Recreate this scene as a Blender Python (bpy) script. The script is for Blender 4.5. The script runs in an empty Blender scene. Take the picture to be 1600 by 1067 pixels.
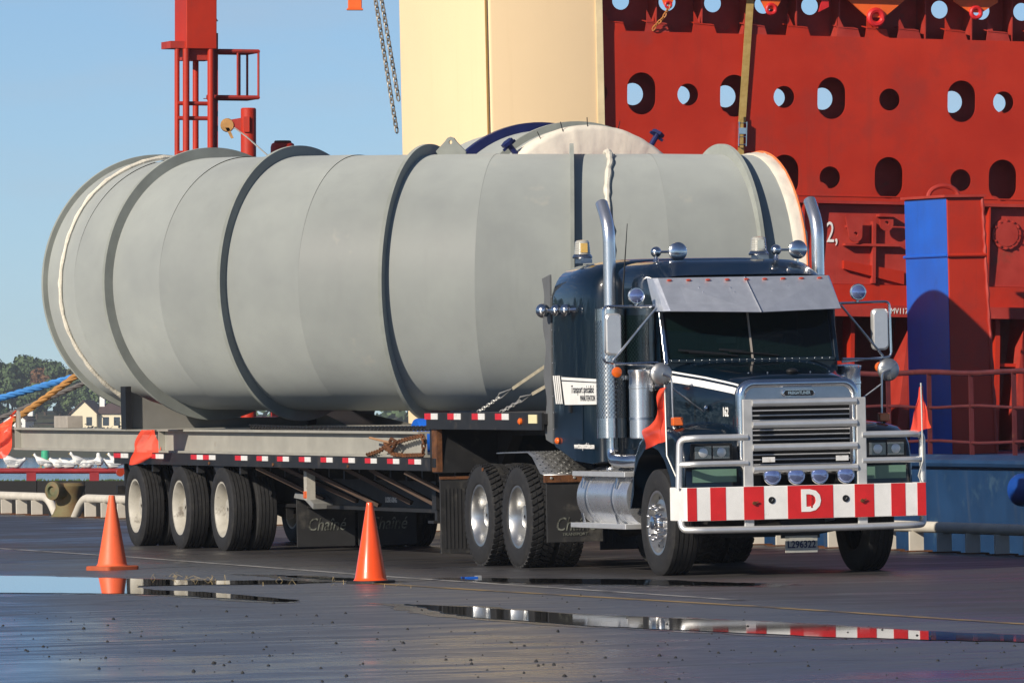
import bpy, math, random
from mathutils import Vector, Matrix
R = math.radians
rnd = random.Random(7)
scene = bpy.context.scene
col = scene.collection

# ------------------------------------------------------------------ camera, sky, sun, exposure
cam_d = bpy.data.cameras.new('camera')
cam = bpy.data.objects.new('camera', cam_d); col.objects.link(cam)
cam.location = (0, 0, 1.377); cam.rotation_euler = (R(90), 0, 0)
cam_d.sensor_width = 36; cam_d.lens = 36 * 13800 / 1600
cam_d.shift_y = (683 - 533.5) / 1600
cam_d.clip_start = 1; cam_d.clip_end = 20000
scene.camera = cam

SUN_AZ, SUN_EL = R(41), R(26)          # azimuth to the left of straight behind the camera
sdir = Vector((-math.sin(SUN_AZ) * math.cos(SUN_EL), -math.cos(SUN_AZ) * math.cos(SUN_EL), math.sin(SUN_EL)))
world = bpy.data.worlds.new('World'); scene.world = world; world.use_nodes = True
wn = world.node_tree.nodes; wl = world.node_tree.links
bg = wn['Background']; sky = wn.new('ShaderNodeTexSky'); sky.sky_type = 'NISHITA'; sky.sun_disc = False
sky.sun_elevation = SUN_EL
sky.sun_rotation = math.atan2(sdir.x, sdir.y)
sky.altitude = 0; sky.air_density = 0.56; sky.dust_density = 0.0; sky.ozone_density = 4.6
tcw = wn.new('ShaderNodeTexCoord'); mpw = wn.new('ShaderNodeMapping'); mpw.inputs['Scale'].default_value = (14, 14, 60); wl.new(tcw.outputs['Generated'], mpw.inputs[0])
cl = wn.new('ShaderNodeTexNoise'); cl.inputs['Scale'].default_value = 1.0; cl.inputs['Detail'].default_value = 5; cl.inputs['Roughness'].default_value = 0.5; wl.new(mpw.outputs[0], cl.inputs['Vector'])
clr = wn.new('ShaderNodeMapRange'); clr.inputs['From Min'].default_value = 0.5; clr.inputs['From Max'].default_value = 0.75; clr.inputs['To Max'].default_value = 0.45; wl.new(cl.outputs['Fac'], clr.inputs['Value'])
cmx = wn.new('ShaderNodeMix'); cmx.data_type = 'RGBA'; cmx.inputs['B'].default_value = (5.6, 6.0, 6.6, 1); wl.new(clr.outputs[0], cmx.inputs['Factor']); wl.new(sky.outputs[0], cmx.inputs['A'])   # thin wispy cloud all over the sky
wl.new(cmx.outputs['Result'], bg.inputs[0]); bg.inputs[1].default_value = 0.083
sun_d = bpy.data.lights.new('sun', 'SUN'); sun_d.energy = 5.0; sun_d.angle = R(0.53); sun_d.color = (1, 0.9, 0.76)
sun = bpy.data.objects.new('sun', sun_d); col.objects.link(sun)
sun.rotation_euler = sdir.to_track_quat('Z', 'Y').to_euler(); sun.location = sdir * 50
scene.render.engine = 'CYCLES'
scene.view_settings.view_transform = 'Standard'; scene.view_settings.look = 'None'
scene.view_settings.exposure = 0.12; scene.view_settings.gamma = 1
scene.cycles.max_bounces = 8; scene.cycles.transparent_max_bounces = 12

# ------------------------------------------------------------------ frames
# Q: the quay. x along the parked truck (forward), y to the truck's left, z up from the sloping apron
th, roll, slope = R(17.6), R(1.2), 0.0035
qu = Vector((math.sin(th), -math.cos(th), -slope)).normalized()
qv = Vector((math.cos(th), math.sin(th), 0)); qw = qu.cross(qv); qv = qw.cross(qu)
qv, qw = qv * math.cos(roll) + qw * math.sin(roll), qw * math.cos(roll) - qv * math.sin(roll)
qo = Vector((1.4220, 88, 0)) + qv * 1.2
def frame(o, x, y, z):
    m = Matrix((x, y, z)).transposed().to_4x4(); m.translation = o; return m
Q = frame(qo, qu, qv, qw)
# S: the red bulkhead of the ship. x along it to the right, y away, z up (the ship lists a little)
heel = R(0.66)
sa = Vector((math.cos(th), math.sin(th), 0)); sn = Vector((-math.sin(th), math.cos(th), 0))
sa, sb = sa * math.cos(heel) - Vector((0, 0, 1)) * math.sin(heel), Vector((0, 0, 1)) * math.cos(heel) + sa * math.sin(heel)
S = frame(Vector((1.1833, 115, 0)), sa, sn, sb)
W = Matrix.Identity(4)

# ------------------------------------------------------------------ materials
MATS = {}
def mat(name, c, rough=0.5, metal=0.0, var=0.12, scale=4.0, bump=0.0, bscale=40.0, coat=0.0, c2=None, rvar=0.1, stretch=None, spec=0.5, trans=0.0, alpha=1.0, ior=1.45, dirt=None, dscale=1.2, dcut=0.58, dr=0.0, streak=None, stk=0.35):
    if name in MATS: return MATS[name]
    m = bpy.data.materials.new(name); m.use_nodes = True
    nt = m.node_tree; n = nt.nodes; L = nt.links; b = n['Principled BSDF']
    tc = n.new('ShaderNodeTexCoord'); src = tc.outputs['Object']
    if stretch:
        mp = n.new('ShaderNodeMapping'); mp.inputs['Scale'].default_value = stretch; L.new(src, mp.inputs[0]); src = mp.outputs[0]
    no = n.new('ShaderNodeTexNoise'); no.inputs['Scale'].default_value = scale; no.inputs['Detail'].default_value = 7; no.inputs['Roughness'].default_value = 0.62
    L.new(src, no.inputs['Vector'])
    mix = n.new('ShaderNodeMix'); mix.data_type = 'RGBA'
    a = [max(0, x * (1 - var)) for x in c]; d = list(c2) if c2 else [min(1, x * (1 + var)) for x in c]
    mix.inputs['A'].default_value = (*a, 1); mix.inputs['B'].default_value = (*d, 1)
    cr = n.new('ShaderNodeMapRange'); cr.inputs['From Min'].default_value = 0.3; cr.inputs['From Max'].default_value = 0.7
    L.new(no.outputs['Fac'], cr.inputs['Value']); L.new(cr.outputs[0], mix.inputs['Factor'])
    out = mix.outputs['Result']
    if dirt:
        n2 = n.new('ShaderNodeTexNoise'); n2.inputs['Scale'].default_value = dscale; n2.inputs['Detail'].default_value = 9; n2.inputs['Roughness'].default_value = 0.7
        L.new(src, n2.inputs['Vector'])
        r2 = n.new('ShaderNodeMapRange'); r2.inputs['From Min'].default_value = dcut; r2.inputs['From Max'].default_value = dcut + 0.12
        L.new(n2.outputs['Fac'], r2.inputs['Value'])
        m2 = n.new('ShaderNodeMix'); m2.data_type = 'RGBA'; m2.inputs['B'].default_value = (*dirt, 1)
        L.new(r2.outputs[0], m2.inputs['Factor']); L.new(out, m2.inputs['A']); out = m2.outputs['Result']
    if streak:      # runs of dirt or rust down a wall
        mp2 = n.new('ShaderNodeMapping'); mp2.inputs['Scale'].default_value = (7, 7, 0.22); L.new(tc.outputs['Object'], mp2.inputs[0])
        n3 = n.new('ShaderNodeTexNoise'); n3.inputs['Scale'].default_value = 1.0; n3.inputs['Detail'].default_value = 8; n3.inputs['Roughness'].default_value = 0.7; L.new(mp2.outputs[0], n3.inputs['Vector'])
        n4 = n.new('ShaderNodeTexNoise'); n4.inputs['Scale'].default_value = 0.7; n4.inputs['Detail'].default_value = 3; L.new(tc.outputs['Object'], n4.inputs['Vector'])
        r3_ = n.new('ShaderNodeMapRange'); r3_.inputs['From Min'].default_value = 0.55; r3_.inputs['From Max'].default_value = 0.75; r3_.inputs['To Max'].default_value = stk; L.new(n3.outputs['Fac'], r3_.inputs['Value'])
        mu = n.new('ShaderNodeMath'); mu.operation = 'MULTIPLY'; mu.use_clamp = True; r4_ = n.new('ShaderNodeMapRange'); r4_.inputs['From Min'].default_value = 0.35; r4_.inputs['From Max'].default_value = 0.65; L.new(n4.outputs['Fac'], r4_.inputs['Value'])
        L.new(r3_.outputs[0], mu.inputs[0]); L.new(r4_.outputs[0], mu.inputs[1])
        m3 = n.new('ShaderNodeMix'); m3.data_type = 'RGBA'; m3.inputs['B'].default_value = (*streak, 1); L.new(mu.outputs[0], m3.inputs['Factor']); L.new(out, m3.inputs['A']); out = m3.outputs['Result']
    L.new(out, b.inputs['Base Color']); b.inputs['Diffuse Roughness'].default_value = dr
    rr = n.new('ShaderNodeMapRange'); rr.inputs['To Min'].default_value = max(0.02, rough - rvar); rr.inputs['To Max'].default_value = min(1, rough + rvar)
    L.new(no.outputs['Fac'], rr.inputs['Value']); L.new(rr.outputs[0], b.inputs['Roughness'])
    b.inputs['Metallic'].default_value = metal
    b.inputs['Specular IOR Level'].default_value = spec; b.inputs['IOR'].default_value = ior
    b.inputs['Coat Weight'].default_value = coat; b.inputs['Coat Roughness'].default_value = 0.03
    b.inputs['Transmission Weight'].default_value = trans; b.inputs['Alpha'].default_value = alpha
    if bump:
        nb = n.new('ShaderNodeTexNoise'); nb.inputs['Scale'].default_value = bscale; nb.inputs['Detail'].default_value = 4
        L.new(src, nb.inputs['Vector'])
        bp = n.new('ShaderNodeBump'); bp.inputs['Strength'].default_value = bump; bp.inputs['Distance'].default_value = 0.02
        L.new(nb.outputs['Fac'], bp.inputs['Height']); L.new(bp.outputs[0], b.inputs['Normal'])
    MATS[name] = m
    return m
paint = mat('truck_paint_dark_blue', (0.001, 0.007, 0.016), 0.35, 0.0, 0.15, 2, coat=1.0, bump=0.012, bscale=1.6, rvar=0.05, spec=0.15)
satin = mat('satin_aluminium', (0.8, 0.8, 0.79), 0.4, 0.72, 0.06, 8, rvar=0.06)
chrome = mat('chrome', (0.78, 0.77, 0.77), 0.16, 1.0, 0.06, 6, rvar=0.05)
steel = mat('brushed_stainless', (0.52, 0.54, 0.57), 0.33, 1.0, 0.08, 9, rvar=0.08, bump=0.02, bscale=8)
visor_m = mat('visor_stainless', (0.70, 0.73, 0.79), 0.44, metal=0.74, var=0.06, scale=9)
louver_m = mat('louver_bright', (0.8, 0.8, 0.8), 0.42, 0.7, 0.06, 9)
rim_m = mat('wheel_aluminium', (0.58, 0.58, 0.57), 0.3, 0.93, 0.1, 7, rvar=0.08)
alu = mat('polished_aluminium', (0.66, 0.66, 0.66), 0.2, 1.0, 0.1, 7, rvar=0.08, bump=0.03, bscale=12)
alu_dull = mat('dull_aluminium', (0.48, 0.48, 0.47), 0.42, 0.9, 0.18, 9, rvar=0.1)
rubber = mat('tyre_rubber', (0.016, 0.016, 0.017), 0.72, 0, 0.3, 14, bump=0.15, bscale=60, dirt=(0.035, 0.033, 0.03), dscale=5, dcut=0.55)
blackp = mat('black_frame_paint', (0.016, 0.016, 0.017), 0.5, 0, 0.3, 5, dirt=(0.05, 0.043, 0.036), dscale=3, dcut=0.56)
black = mat('black_plastic', (0.01, 0.01, 0.011), 0.45, 0, 0.2, 8)
void = mat('dark_interior', (0.012, 0.012, 0.013), 0.8, 0, 0.2, 4)
white = mat('white_paint', (0.84, 0.83, 0.80), 0.45, metal=0, var=0.08, scale=5, coat=0.1, dirt=(0.48, 0.42, 0.35), dscale=8, dcut=0.64)
wred = mat('warning_red_paint', (0.62, 0.02, 0.022), 0.45, metal=0, var=0.12, scale=6, coat=0.1, dirt=(0.2, 0.1, 0.07), dscale=9, dcut=0.66)
reflred = mat('reflective_red_tape', (0.6, 0.02, 0.03), 0.35, 0, 0.12, 20, dirt=(0.2, 0.05, 0.04), dscale=9, dcut=0.62)
reflwhite = mat('reflective_white_tape', (0.74, 0.73, 0.71), 0.35, 0, 0.08, 20, dirt=(0.4, 0.36, 0.3), dscale=9, dcut=0.6)
amber = mat('amber_lens', (0.75, 0.13, 0.01), 0.18, 0, 0.1, 30, coat=0.6)
redlens = mat('red_lens', (0.45, 0.06, 0.03), 0.2, 0, 0.1, 30, coat=0.6)
lamp_glass = mat('lamp_glass', (0.3, 0.36, 0.62), 0.08, 0.75, 0.15, 20, coat=1.0, rvar=0.04)
lens_clear = mat('headlamp_lens', (0.12, 0.13, 0.14), 0.12, 0.4, 0.25, 40, coat=1.0)
cast = mat('cast_grey', (0.56, 0.56, 0.55), 0.5, 0.4, 0.12, 6)
rust = mat('rusty_steel', (0.11, 0.045, 0.022), 0.8, 0.2, 0.4, 9, c2=(0.2, 0.08, 0.03), bump=0.3)
wheel_white = mat('trailer_wheel_paint', (0.40, 0.38, 0.33), 0.5, 0, 0.12, 8, dirt=(0.16, 0.14, 0.115), dscale=6, dcut=0.54)
duct = mat('duct_grey_primer', (0.312, 0.332, 0.326), 0.55, metal=0, var=0.1, scale=1.1, dr=1.0, streak=(0.25, 0.265, 0.25), stk=0.45, bump=0.05, bscale=1.3, c2=(0.345, 0.368, 0.352), dirt=(0.41, 0.395, 0.355), dscale=1.7, dcut=0.64, rvar=0.08, spec=0.35)
duct2 = mat('duct_grey_primer_flange', (0.29, 0.31, 0.285), 0.55, metal=0, var=0.14, scale=3, dr=1.0, bump=0.02, bscale=10, rvar=0.08, spec=0.35)
canvas = mat('cream_canvas', (0.80, 0.73, 0.61), 0.85, 0, 0.08, 3, bump=0.5, bscale=5)
ropew = mat('white_rope', (0.72, 0.67, 0.56), 0.85, 0, 0.15, 12, bump=0.4)
beamg = mat('beam_grey_primer', (0.33, 0.32, 0.28), 0.55, 0, 0.12, 3, dirt=(0.2, 0.14, 0.09), dscale=2.5, dcut=0.66)
saddleg = mat('saddle_grey', (0.17, 0.165, 0.15), 0.6, 0, 0.12, 3)
sred = mat('ship_red_paint', (0.43, 0.019, 0.004), 0.52, metal=0, var=0.1, scale=0.9, streak=(0.26, 0.03, 0.018), stk=0.8, c2=(0.52, 0.032, 0.010), bump=0.06, bscale=2.2, dirt=(0.37, 0.028, 0.014), dscale=0.8, dcut=0.52, rvar=0.1)
sred2 = mat('ship_red_paint_worn', (0.40, 0.026, 0.015), 0.55, metal=0, var=0.2, scale=2.5, streak=(0.2, 0.04, 0.02), stk=0.7, c2=(0.46, 0.05, 0.034), dirt=(0.22, 0.05, 0.03), dscale=3, dcut=0.6, bump=0.05, bscale=5)
sorange = mat('lashing_orange_paint', (0.8, 0.13, 0.02), 0.45, 0, 0.1, 4, dirt=(0.45, 0.08, 0.03), dscale=3, dcut=0.62)
sblue = mat('ship_blue_paint', (0.008, 0.115, 0.56), 0.45, metal=0, var=0.12, scale=2, streak=(0.02, 0.07, 0.3), stk=0.6, bump=0.05, bscale=2, dirt=(0.01, 0.08, 0.36), dscale=1.6, dcut=0.6)
hullblue = mat('hull_blue_paint', (0.008, 0.038, 0.108), 0.5, metal=0, var=0.2, scale=1.2, streak=(0.08, 0.09, 0.1), stk=0.7, c2=(0.014, 0.055, 0.145), dirt=(0.05, 0.1, 0.16), dscale=1.5, dcut=0.58, bump=0.08, bscale=2)
cream = mat('cream_crane_paint', (0.95, 0.72, 0.43), 0.5, metal=0, var=0.02, scale=0.7, streak=(0.8, 0.58, 0.3), stk=0.5, rvar=0.06, dirt=(0.93, 0.69, 0.41), dscale=0.8, dcut=0.62)
navy = mat('navy_flange_paint', (0.01, 0.016, 0.09), 0.4, 0, 0.2, 4)
strapy = mat('yellow_webbing', (0.42, 0.27, 0.07), 0.8, 0, 0.15, 14, c2=(0.5, 0.36, 0.13))
flago = mat('orange_flag_mesh', (0.85, 0.07, 0.025), 0.7, 0, 0.1, 20, alpha=0.74)
coneo = mat('cone_orange_clean', (0.86, 0.085, 0.012), 0.3, 0, 0.06, 5, coat=0.35, dirt=(0.42, 0.07, 0.03), dscale=7, dcut=0.63)
coneo2 = mat('cone_orange_faded', (0.82, 0.13, 0.045), 0.5, 0, 0.08, 5, dirt=(0.34, 0.1, 0.06), dscale=7, dcut=0.58)
galv = mat('galvanised_post', (0.45, 0.45, 0.43), 0.5, 0.6, 0.15, 8)
pipew = mat('guard_pipe_white', (0.60, 0.56, 0.48), 0.6, 0, 0.12, 3, c2=(0.66, 0.62, 0.54), dirt=(0.35, 0.27, 0.2), dscale=2.2, dcut=0.6)
patina = mat('bollard_rust_patina', (0.24, 0.10, 0.04), 0.75, 0, 0.3, 2.2, c2=(0.15, 0.15, 0.07), bump=0.3, bscale=9)
glass = mat('window_glass', (0.004, 0.012, 0.012), 0.03, metal=0, var=0.05, scale=2, alpha=0.62, rvar=0.0, spec=0.4)
mirrorm = mat('mirror_glass', (0.8, 0.8, 0.8), 0.03, 1.0, 0.02, 2, rvar=0.0)
gold = mat('amber_beacon', (0.8, 0.5, 0.12), 0.12, 0, 0.1, 20, coat=1.0, alpha=0.9)
clearcap = mat('clear_beacon_dome', (0.62, 0.6, 0.52), 0.1, 0.4, 0.1, 30, coat=1.0)

# ------------------------------------------------------------------ mesh building
class MB:
    def __init__(s): s.v = []; s.f = []
    def add(s, v, f):
        o = len(s.v); s.v += [Vector(p) for p in v]; s.f += [tuple(i + o for i in q) for q in f]; return s
    def box(s, x0, x1, y0, y1, z0, z1):
        return s.add([(x0, y0, z0), (x1, y0, z0), (x1, y1, z0), (x0, y1, z0), (x0, y0, z1), (x1, y0, z1), (x1, y1, z1), (x0, y1, z1)],
                     [(0, 3, 2, 1), (4, 5, 6, 7), (0, 1, 5, 4), (1, 2, 6, 5), (2, 3, 7, 6), (3, 0, 4, 7)])
    def bar(s, p0, p1, wd, ht, up=(0, 0, 1)):
        p0 = Vector(p0); p1 = Vector(p1); d = (p1 - p0).normalized(); u = Vector(up); sd = d.cross(u).normalized(); u = sd.cross(d)
        v = [p + sd * a * wd / 2 + u * b * ht / 2 for p in (p0, p1) for a, b in ((-1, -1), (1, -1), (1, 1), (-1, 1))]
        return s.add(v, [(3, 2, 1, 0), (4, 5, 6, 7), (0, 1, 5, 4), (1, 2, 6, 5), (2, 3, 7, 6), (3, 0, 4, 7)])
    def loft(s, loops, closed=True, cap=True):
        n = len(loops[0]); v = [p for l in loops for p in l]; f = []
        for i in range(len(loops) - 1):
            for j in range(n if closed else n - 1):
                k = (j + 1) % n; f.append((i * n + j, i * n + k, (i + 1) * n + k, (i + 1) * n + j))
        if cap and closed: f.append(tuple(range(n - 1, -1, -1))); f.append(tuple(range((len(loops) - 1) * n, len(loops) * n)))
        return s.add(v, f)
    def ring(s, c, d, r, n, ph=0.0):
        d = Vector(d).normalized(); a = d.orthogonal().normalized()
        if abs(d.z) < 0.9: a = d.cross(Vector((0, 0, 1))).normalized()
        b = d.cross(a); c = Vector(c)
        return [c + (a * math.cos(2 * math.pi * i / n + ph) + b * math.sin(2 * math.pi * i / n + ph)) * r for i in range(n)]
    def lathe(s, o, d, prof, n=24, cap=True):
        o = Vector(o); d = Vector(d).normalized()
        return s.loft([s.ring(o + d * t, d, max(r, 1e-4), n) for t, r in prof], True, cap)
    def cyl(s, p0, p1, r, r1=None, n=16):
        p0 = Vector(p0); p1 = Vector(p1); L = (p1 - p0).length
        return s.lathe(p0, p1 - p0, [(0, r), (L, r if r1 is None else r1)], n)
    def tube(s, pts, r, n=10, closed=False):
        pts = [Vector(p) for p in pts]; m = len(pts); loops = []; a = None
        for i, p in enumerate(pts):
            d = (pts[min(i + 1, m - 1)] - pts[max(i - 1, 0)]).normalized()
            if closed: d = (pts[(i + 1) % m] - pts[i - 1]).normalized()
            if a is None: a = d.orthogonal().normalized()
            a = (a - d * a.dot(d)).normalized(); b = d.cross(a)
            rr = r[i] if isinstance(r, (list, tuple)) else r
            loops.append([p + (a * math.cos(2 * math.pi * k / n) + b * math.sin(2 * math.pi * k / n)) * rr for k in range(n)])
        if closed: loops.append(loops[0]); return s.loft(loops, True, False)
        return s.loft(loops)
    def prism(s, poly, off):
        off = Vector(off); return s.loft([[Vector(p) for p in poly], [Vector(p) + off for p in poly]])
    def ball(s, c, r, n=16, m=10, sc=(1, 1, 1)):
        c = Vector(c); loops = []
        for i in range(m + 1):
            t = math.pi * i / m; rr = max(math.sin(t), 1e-3) * r
            loops.append([c + Vector((rr * math.cos(2 * math.pi * k / n) * sc[0], rr * math.sin(2 * math.pi * k / n) * sc[1], -r * math.cos(t) * sc[2])) for k in range(n)])
        return s.loft(loops)
    def quad(s, a, b, c, d): return s.add([a, b, c, d], [(0, 1, 2, 3)])

def chain_world(o):
    m = Matrix.Identity(4)
    while o: m = o.matrix_basis @ m; o = o.parent
    return m
def link(name, me, parent=None):
    o = bpy.data.objects.new(name, me); col.objects.link(o)
    if parent: o.parent = parent
    return o
def build(mb, name, m, parent=None, space=None, smooth=32, bevel=0.0, seg=2, kind=None, sub=0):
    """space: matrix the vertices are given in; None = the parent's own space"""
    v = mb.v
    if space is not None:
        t = (chain_world(parent).inverted() if parent else Matrix.Identity(4)) @ space
        v = [t @ p for p in v]
    me = bpy.data.meshes.new(name); me.from_pydata([tuple(p) for p in v], [], mb.f); me.update()
    import bmesh
    bm = bmesh.new(); bm.from_mesh(me); bmesh.ops.remove_doubles(bm, verts=bm.verts, dist=1e-5); bmesh.ops.recalc_face_normals(bm, faces=bm.faces); bm.to_mesh(me); bm.free()
    if m: me.materials.append(m)
    if smooth: me.shade_smooth(); me.set_sharp_from_angle(angle=R(smooth))
    o = link(name, me, parent)
    if bevel:
        b = o.modifiers.new('bevel', 'BEVEL'); b.width = bevel; b.segments = seg; b.limit_method = 'ANGLE'; b.angle_limit = R(40)
        b.harden_normals = True
    if kind: o['kind'] = kind
    return o
def tag(o, label=None, cat=None, group=None, kind=None):
    if label: o['label'] = label
    if cat: o['category'] = cat
    if group: o['group'] = group
    if kind: o['kind'] = kind
    return o
def thing(name, label, cat, m=None, group=None):
    o = link(name, None); o.empty_display_size = 0.3
    if m is not None: o.matrix_basis = m
    return tag(o, label, cat, group)
def at(space, x, y, z): return space @ Matrix.Translation((x, y, z))
def clone(o, parent, m=None, name=None):
    c = o.copy(); col.objects.link(c); c.parent = parent
    if m is not None: c.matrix_basis = m
    for k in [x for x in bpy.data.objects if x.parent == o]: clone(k, c)
    return c
def text(body, size, m, parent, mw, name='lettering', ext=0.002, sx=1.0, shear=0.0, align='CENTER', bold=0.0):
    cu = bpy.data.curves.new('t', 'FONT'); cu.body = body; cu.size = size; cu.extrude = ext; cu.shear = shear; cu.align_x = align; cu.align_y = 'CENTER'; cu.offset = bold
    cu.resolution_u = 3
    t = bpy.data.objects.new('t', cu); col.objects.link(t)
    dg = bpy.context.evaluated_depsgraph_get(); me = bpy.data.meshes.new_from_object(t.evaluated_get(dg))
    bpy.data.objects.remove(t)
    me.materials.clear(); me.materials.append(m)
    o = link(name, me, parent)
    o.matrix_basis = mw @ Matrix.Diagonal((sx, 1, 1, 1))
    return o
def basis(o, x, y): x = Vector(x).normalized(); y = Vector(y).normalized(); return frame(Vector(o), x, y, x.cross(y))
def plate_holes(outer, holes, thick, name, m, parent, space, mw):
    """flat plate in the xy plane of mw with real holes, thick along -z"""
    cu = bpy.data.curves.new('c', 'CURVE'); cu.dimensions = '2D'; cu.fill_mode = 'BOTH'; cu.extrude = thick / 2; cu.resolution_u = 1
    for lp in [outer] + holes:
        sp = cu.splines.new('POLY'); sp.points.add(len(lp) - 1); sp.use_cyclic_u = True
        for i, p in enumerate(lp): sp.points[i].co = (p[0], p[1], 0, 1)
    t = bpy.data.objects.new('c', cu); col.objects.link(t)
    dg = bpy.context.evaluated_depsgraph_get(); me = bpy.data.meshes.new_from_object(t.evaluated_get(dg)); bpy.data.objects.remove(t)
    tm = (chain_world(parent).inverted() if parent else W) @ space @ mw
    me.transform(tm); me.materials.clear(); me.materials.append(m)
    me.shade_smooth(); me.set_sharp_from_angle(angle=R(30))
    return link(name, me, parent)
def arc(cx, cy, r, a0, a1, n): return [(cx + r * math.cos(R(a0 + (a1 - a0) * i / n)), cy + r * math.sin(R(a0 + (a1 - a0) * i / n))) for i in range(n + 1)]
def rrect(y0, y1, z0, z1, r, n=5):
    return arc(y1 - r, z0 + r, r, -90, 0, n) + arc(y1 - r, z1 - r, r, 0, 90, n) + arc(y0 + r, z1 - r, r, 90, 180, n) + arc(y0 + r, z0 + r, r, 180, 270, n)
def round_path(pts, r, n=6):
    pts = [Vector(p) for p in pts]; out = [pts[0]]
    for i in range(1, len(pts) - 1):
        a = (pts[i - 1] - pts[i]); b = (pts[i + 1] - pts[i]); k = min(r, a.length * 0.49, b.length * 0.49)
        p0 = pts[i] + a.normalized() * k; p1 = pts[i] + b.normalized() * k
        for j in range(n + 1):
            t = j / n; out.append(p0 * (1 - t) ** 2 + pts[i] * 2 * t * (1 - t) + p1 * t * t)
    out.append(pts[-1]); return out
def bez(p0, p1, p2, n=16):
    p0, p1, p2 = Vector(p0), Vector(p1), Vector(p2)
    return [p0 * (1 - t) ** 2 + p1 * 2 * t * (1 - t) + p2 * t * t for t in [i / n for i in range(n + 1)]]
def chain_mesh(pts, pitch=0.05, wr=0.008, hw=0.02):
    """a chain of real oval links along a polyline"""
    mb = MB(); pts = [Vector(p) for p in pts]; seg = [(pts[i], pts[i + 1]) for i in range(len(pts) - 1)]; k = 0; carry = 0.0
    for a, b in seg:
        L = (b - a).length; d = (b - a) / max(L, 1e-6); s = carry
        e = d.orthogonal().normalized(); g = d.cross(e)
        while s < L:
            c = a + d * s; sd = e if k % 2 else g; k += 1; h = pitch * 0.72
            loop = [c + d * h * math.cos(t) + sd * hw * math.sin(t) for t in [2 * math.pi * i / 8 for i in range(8)]]
            mb.tube(loop, wr, 5, closed=True); s += pitch
        carry = s - L
    return mb

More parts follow.
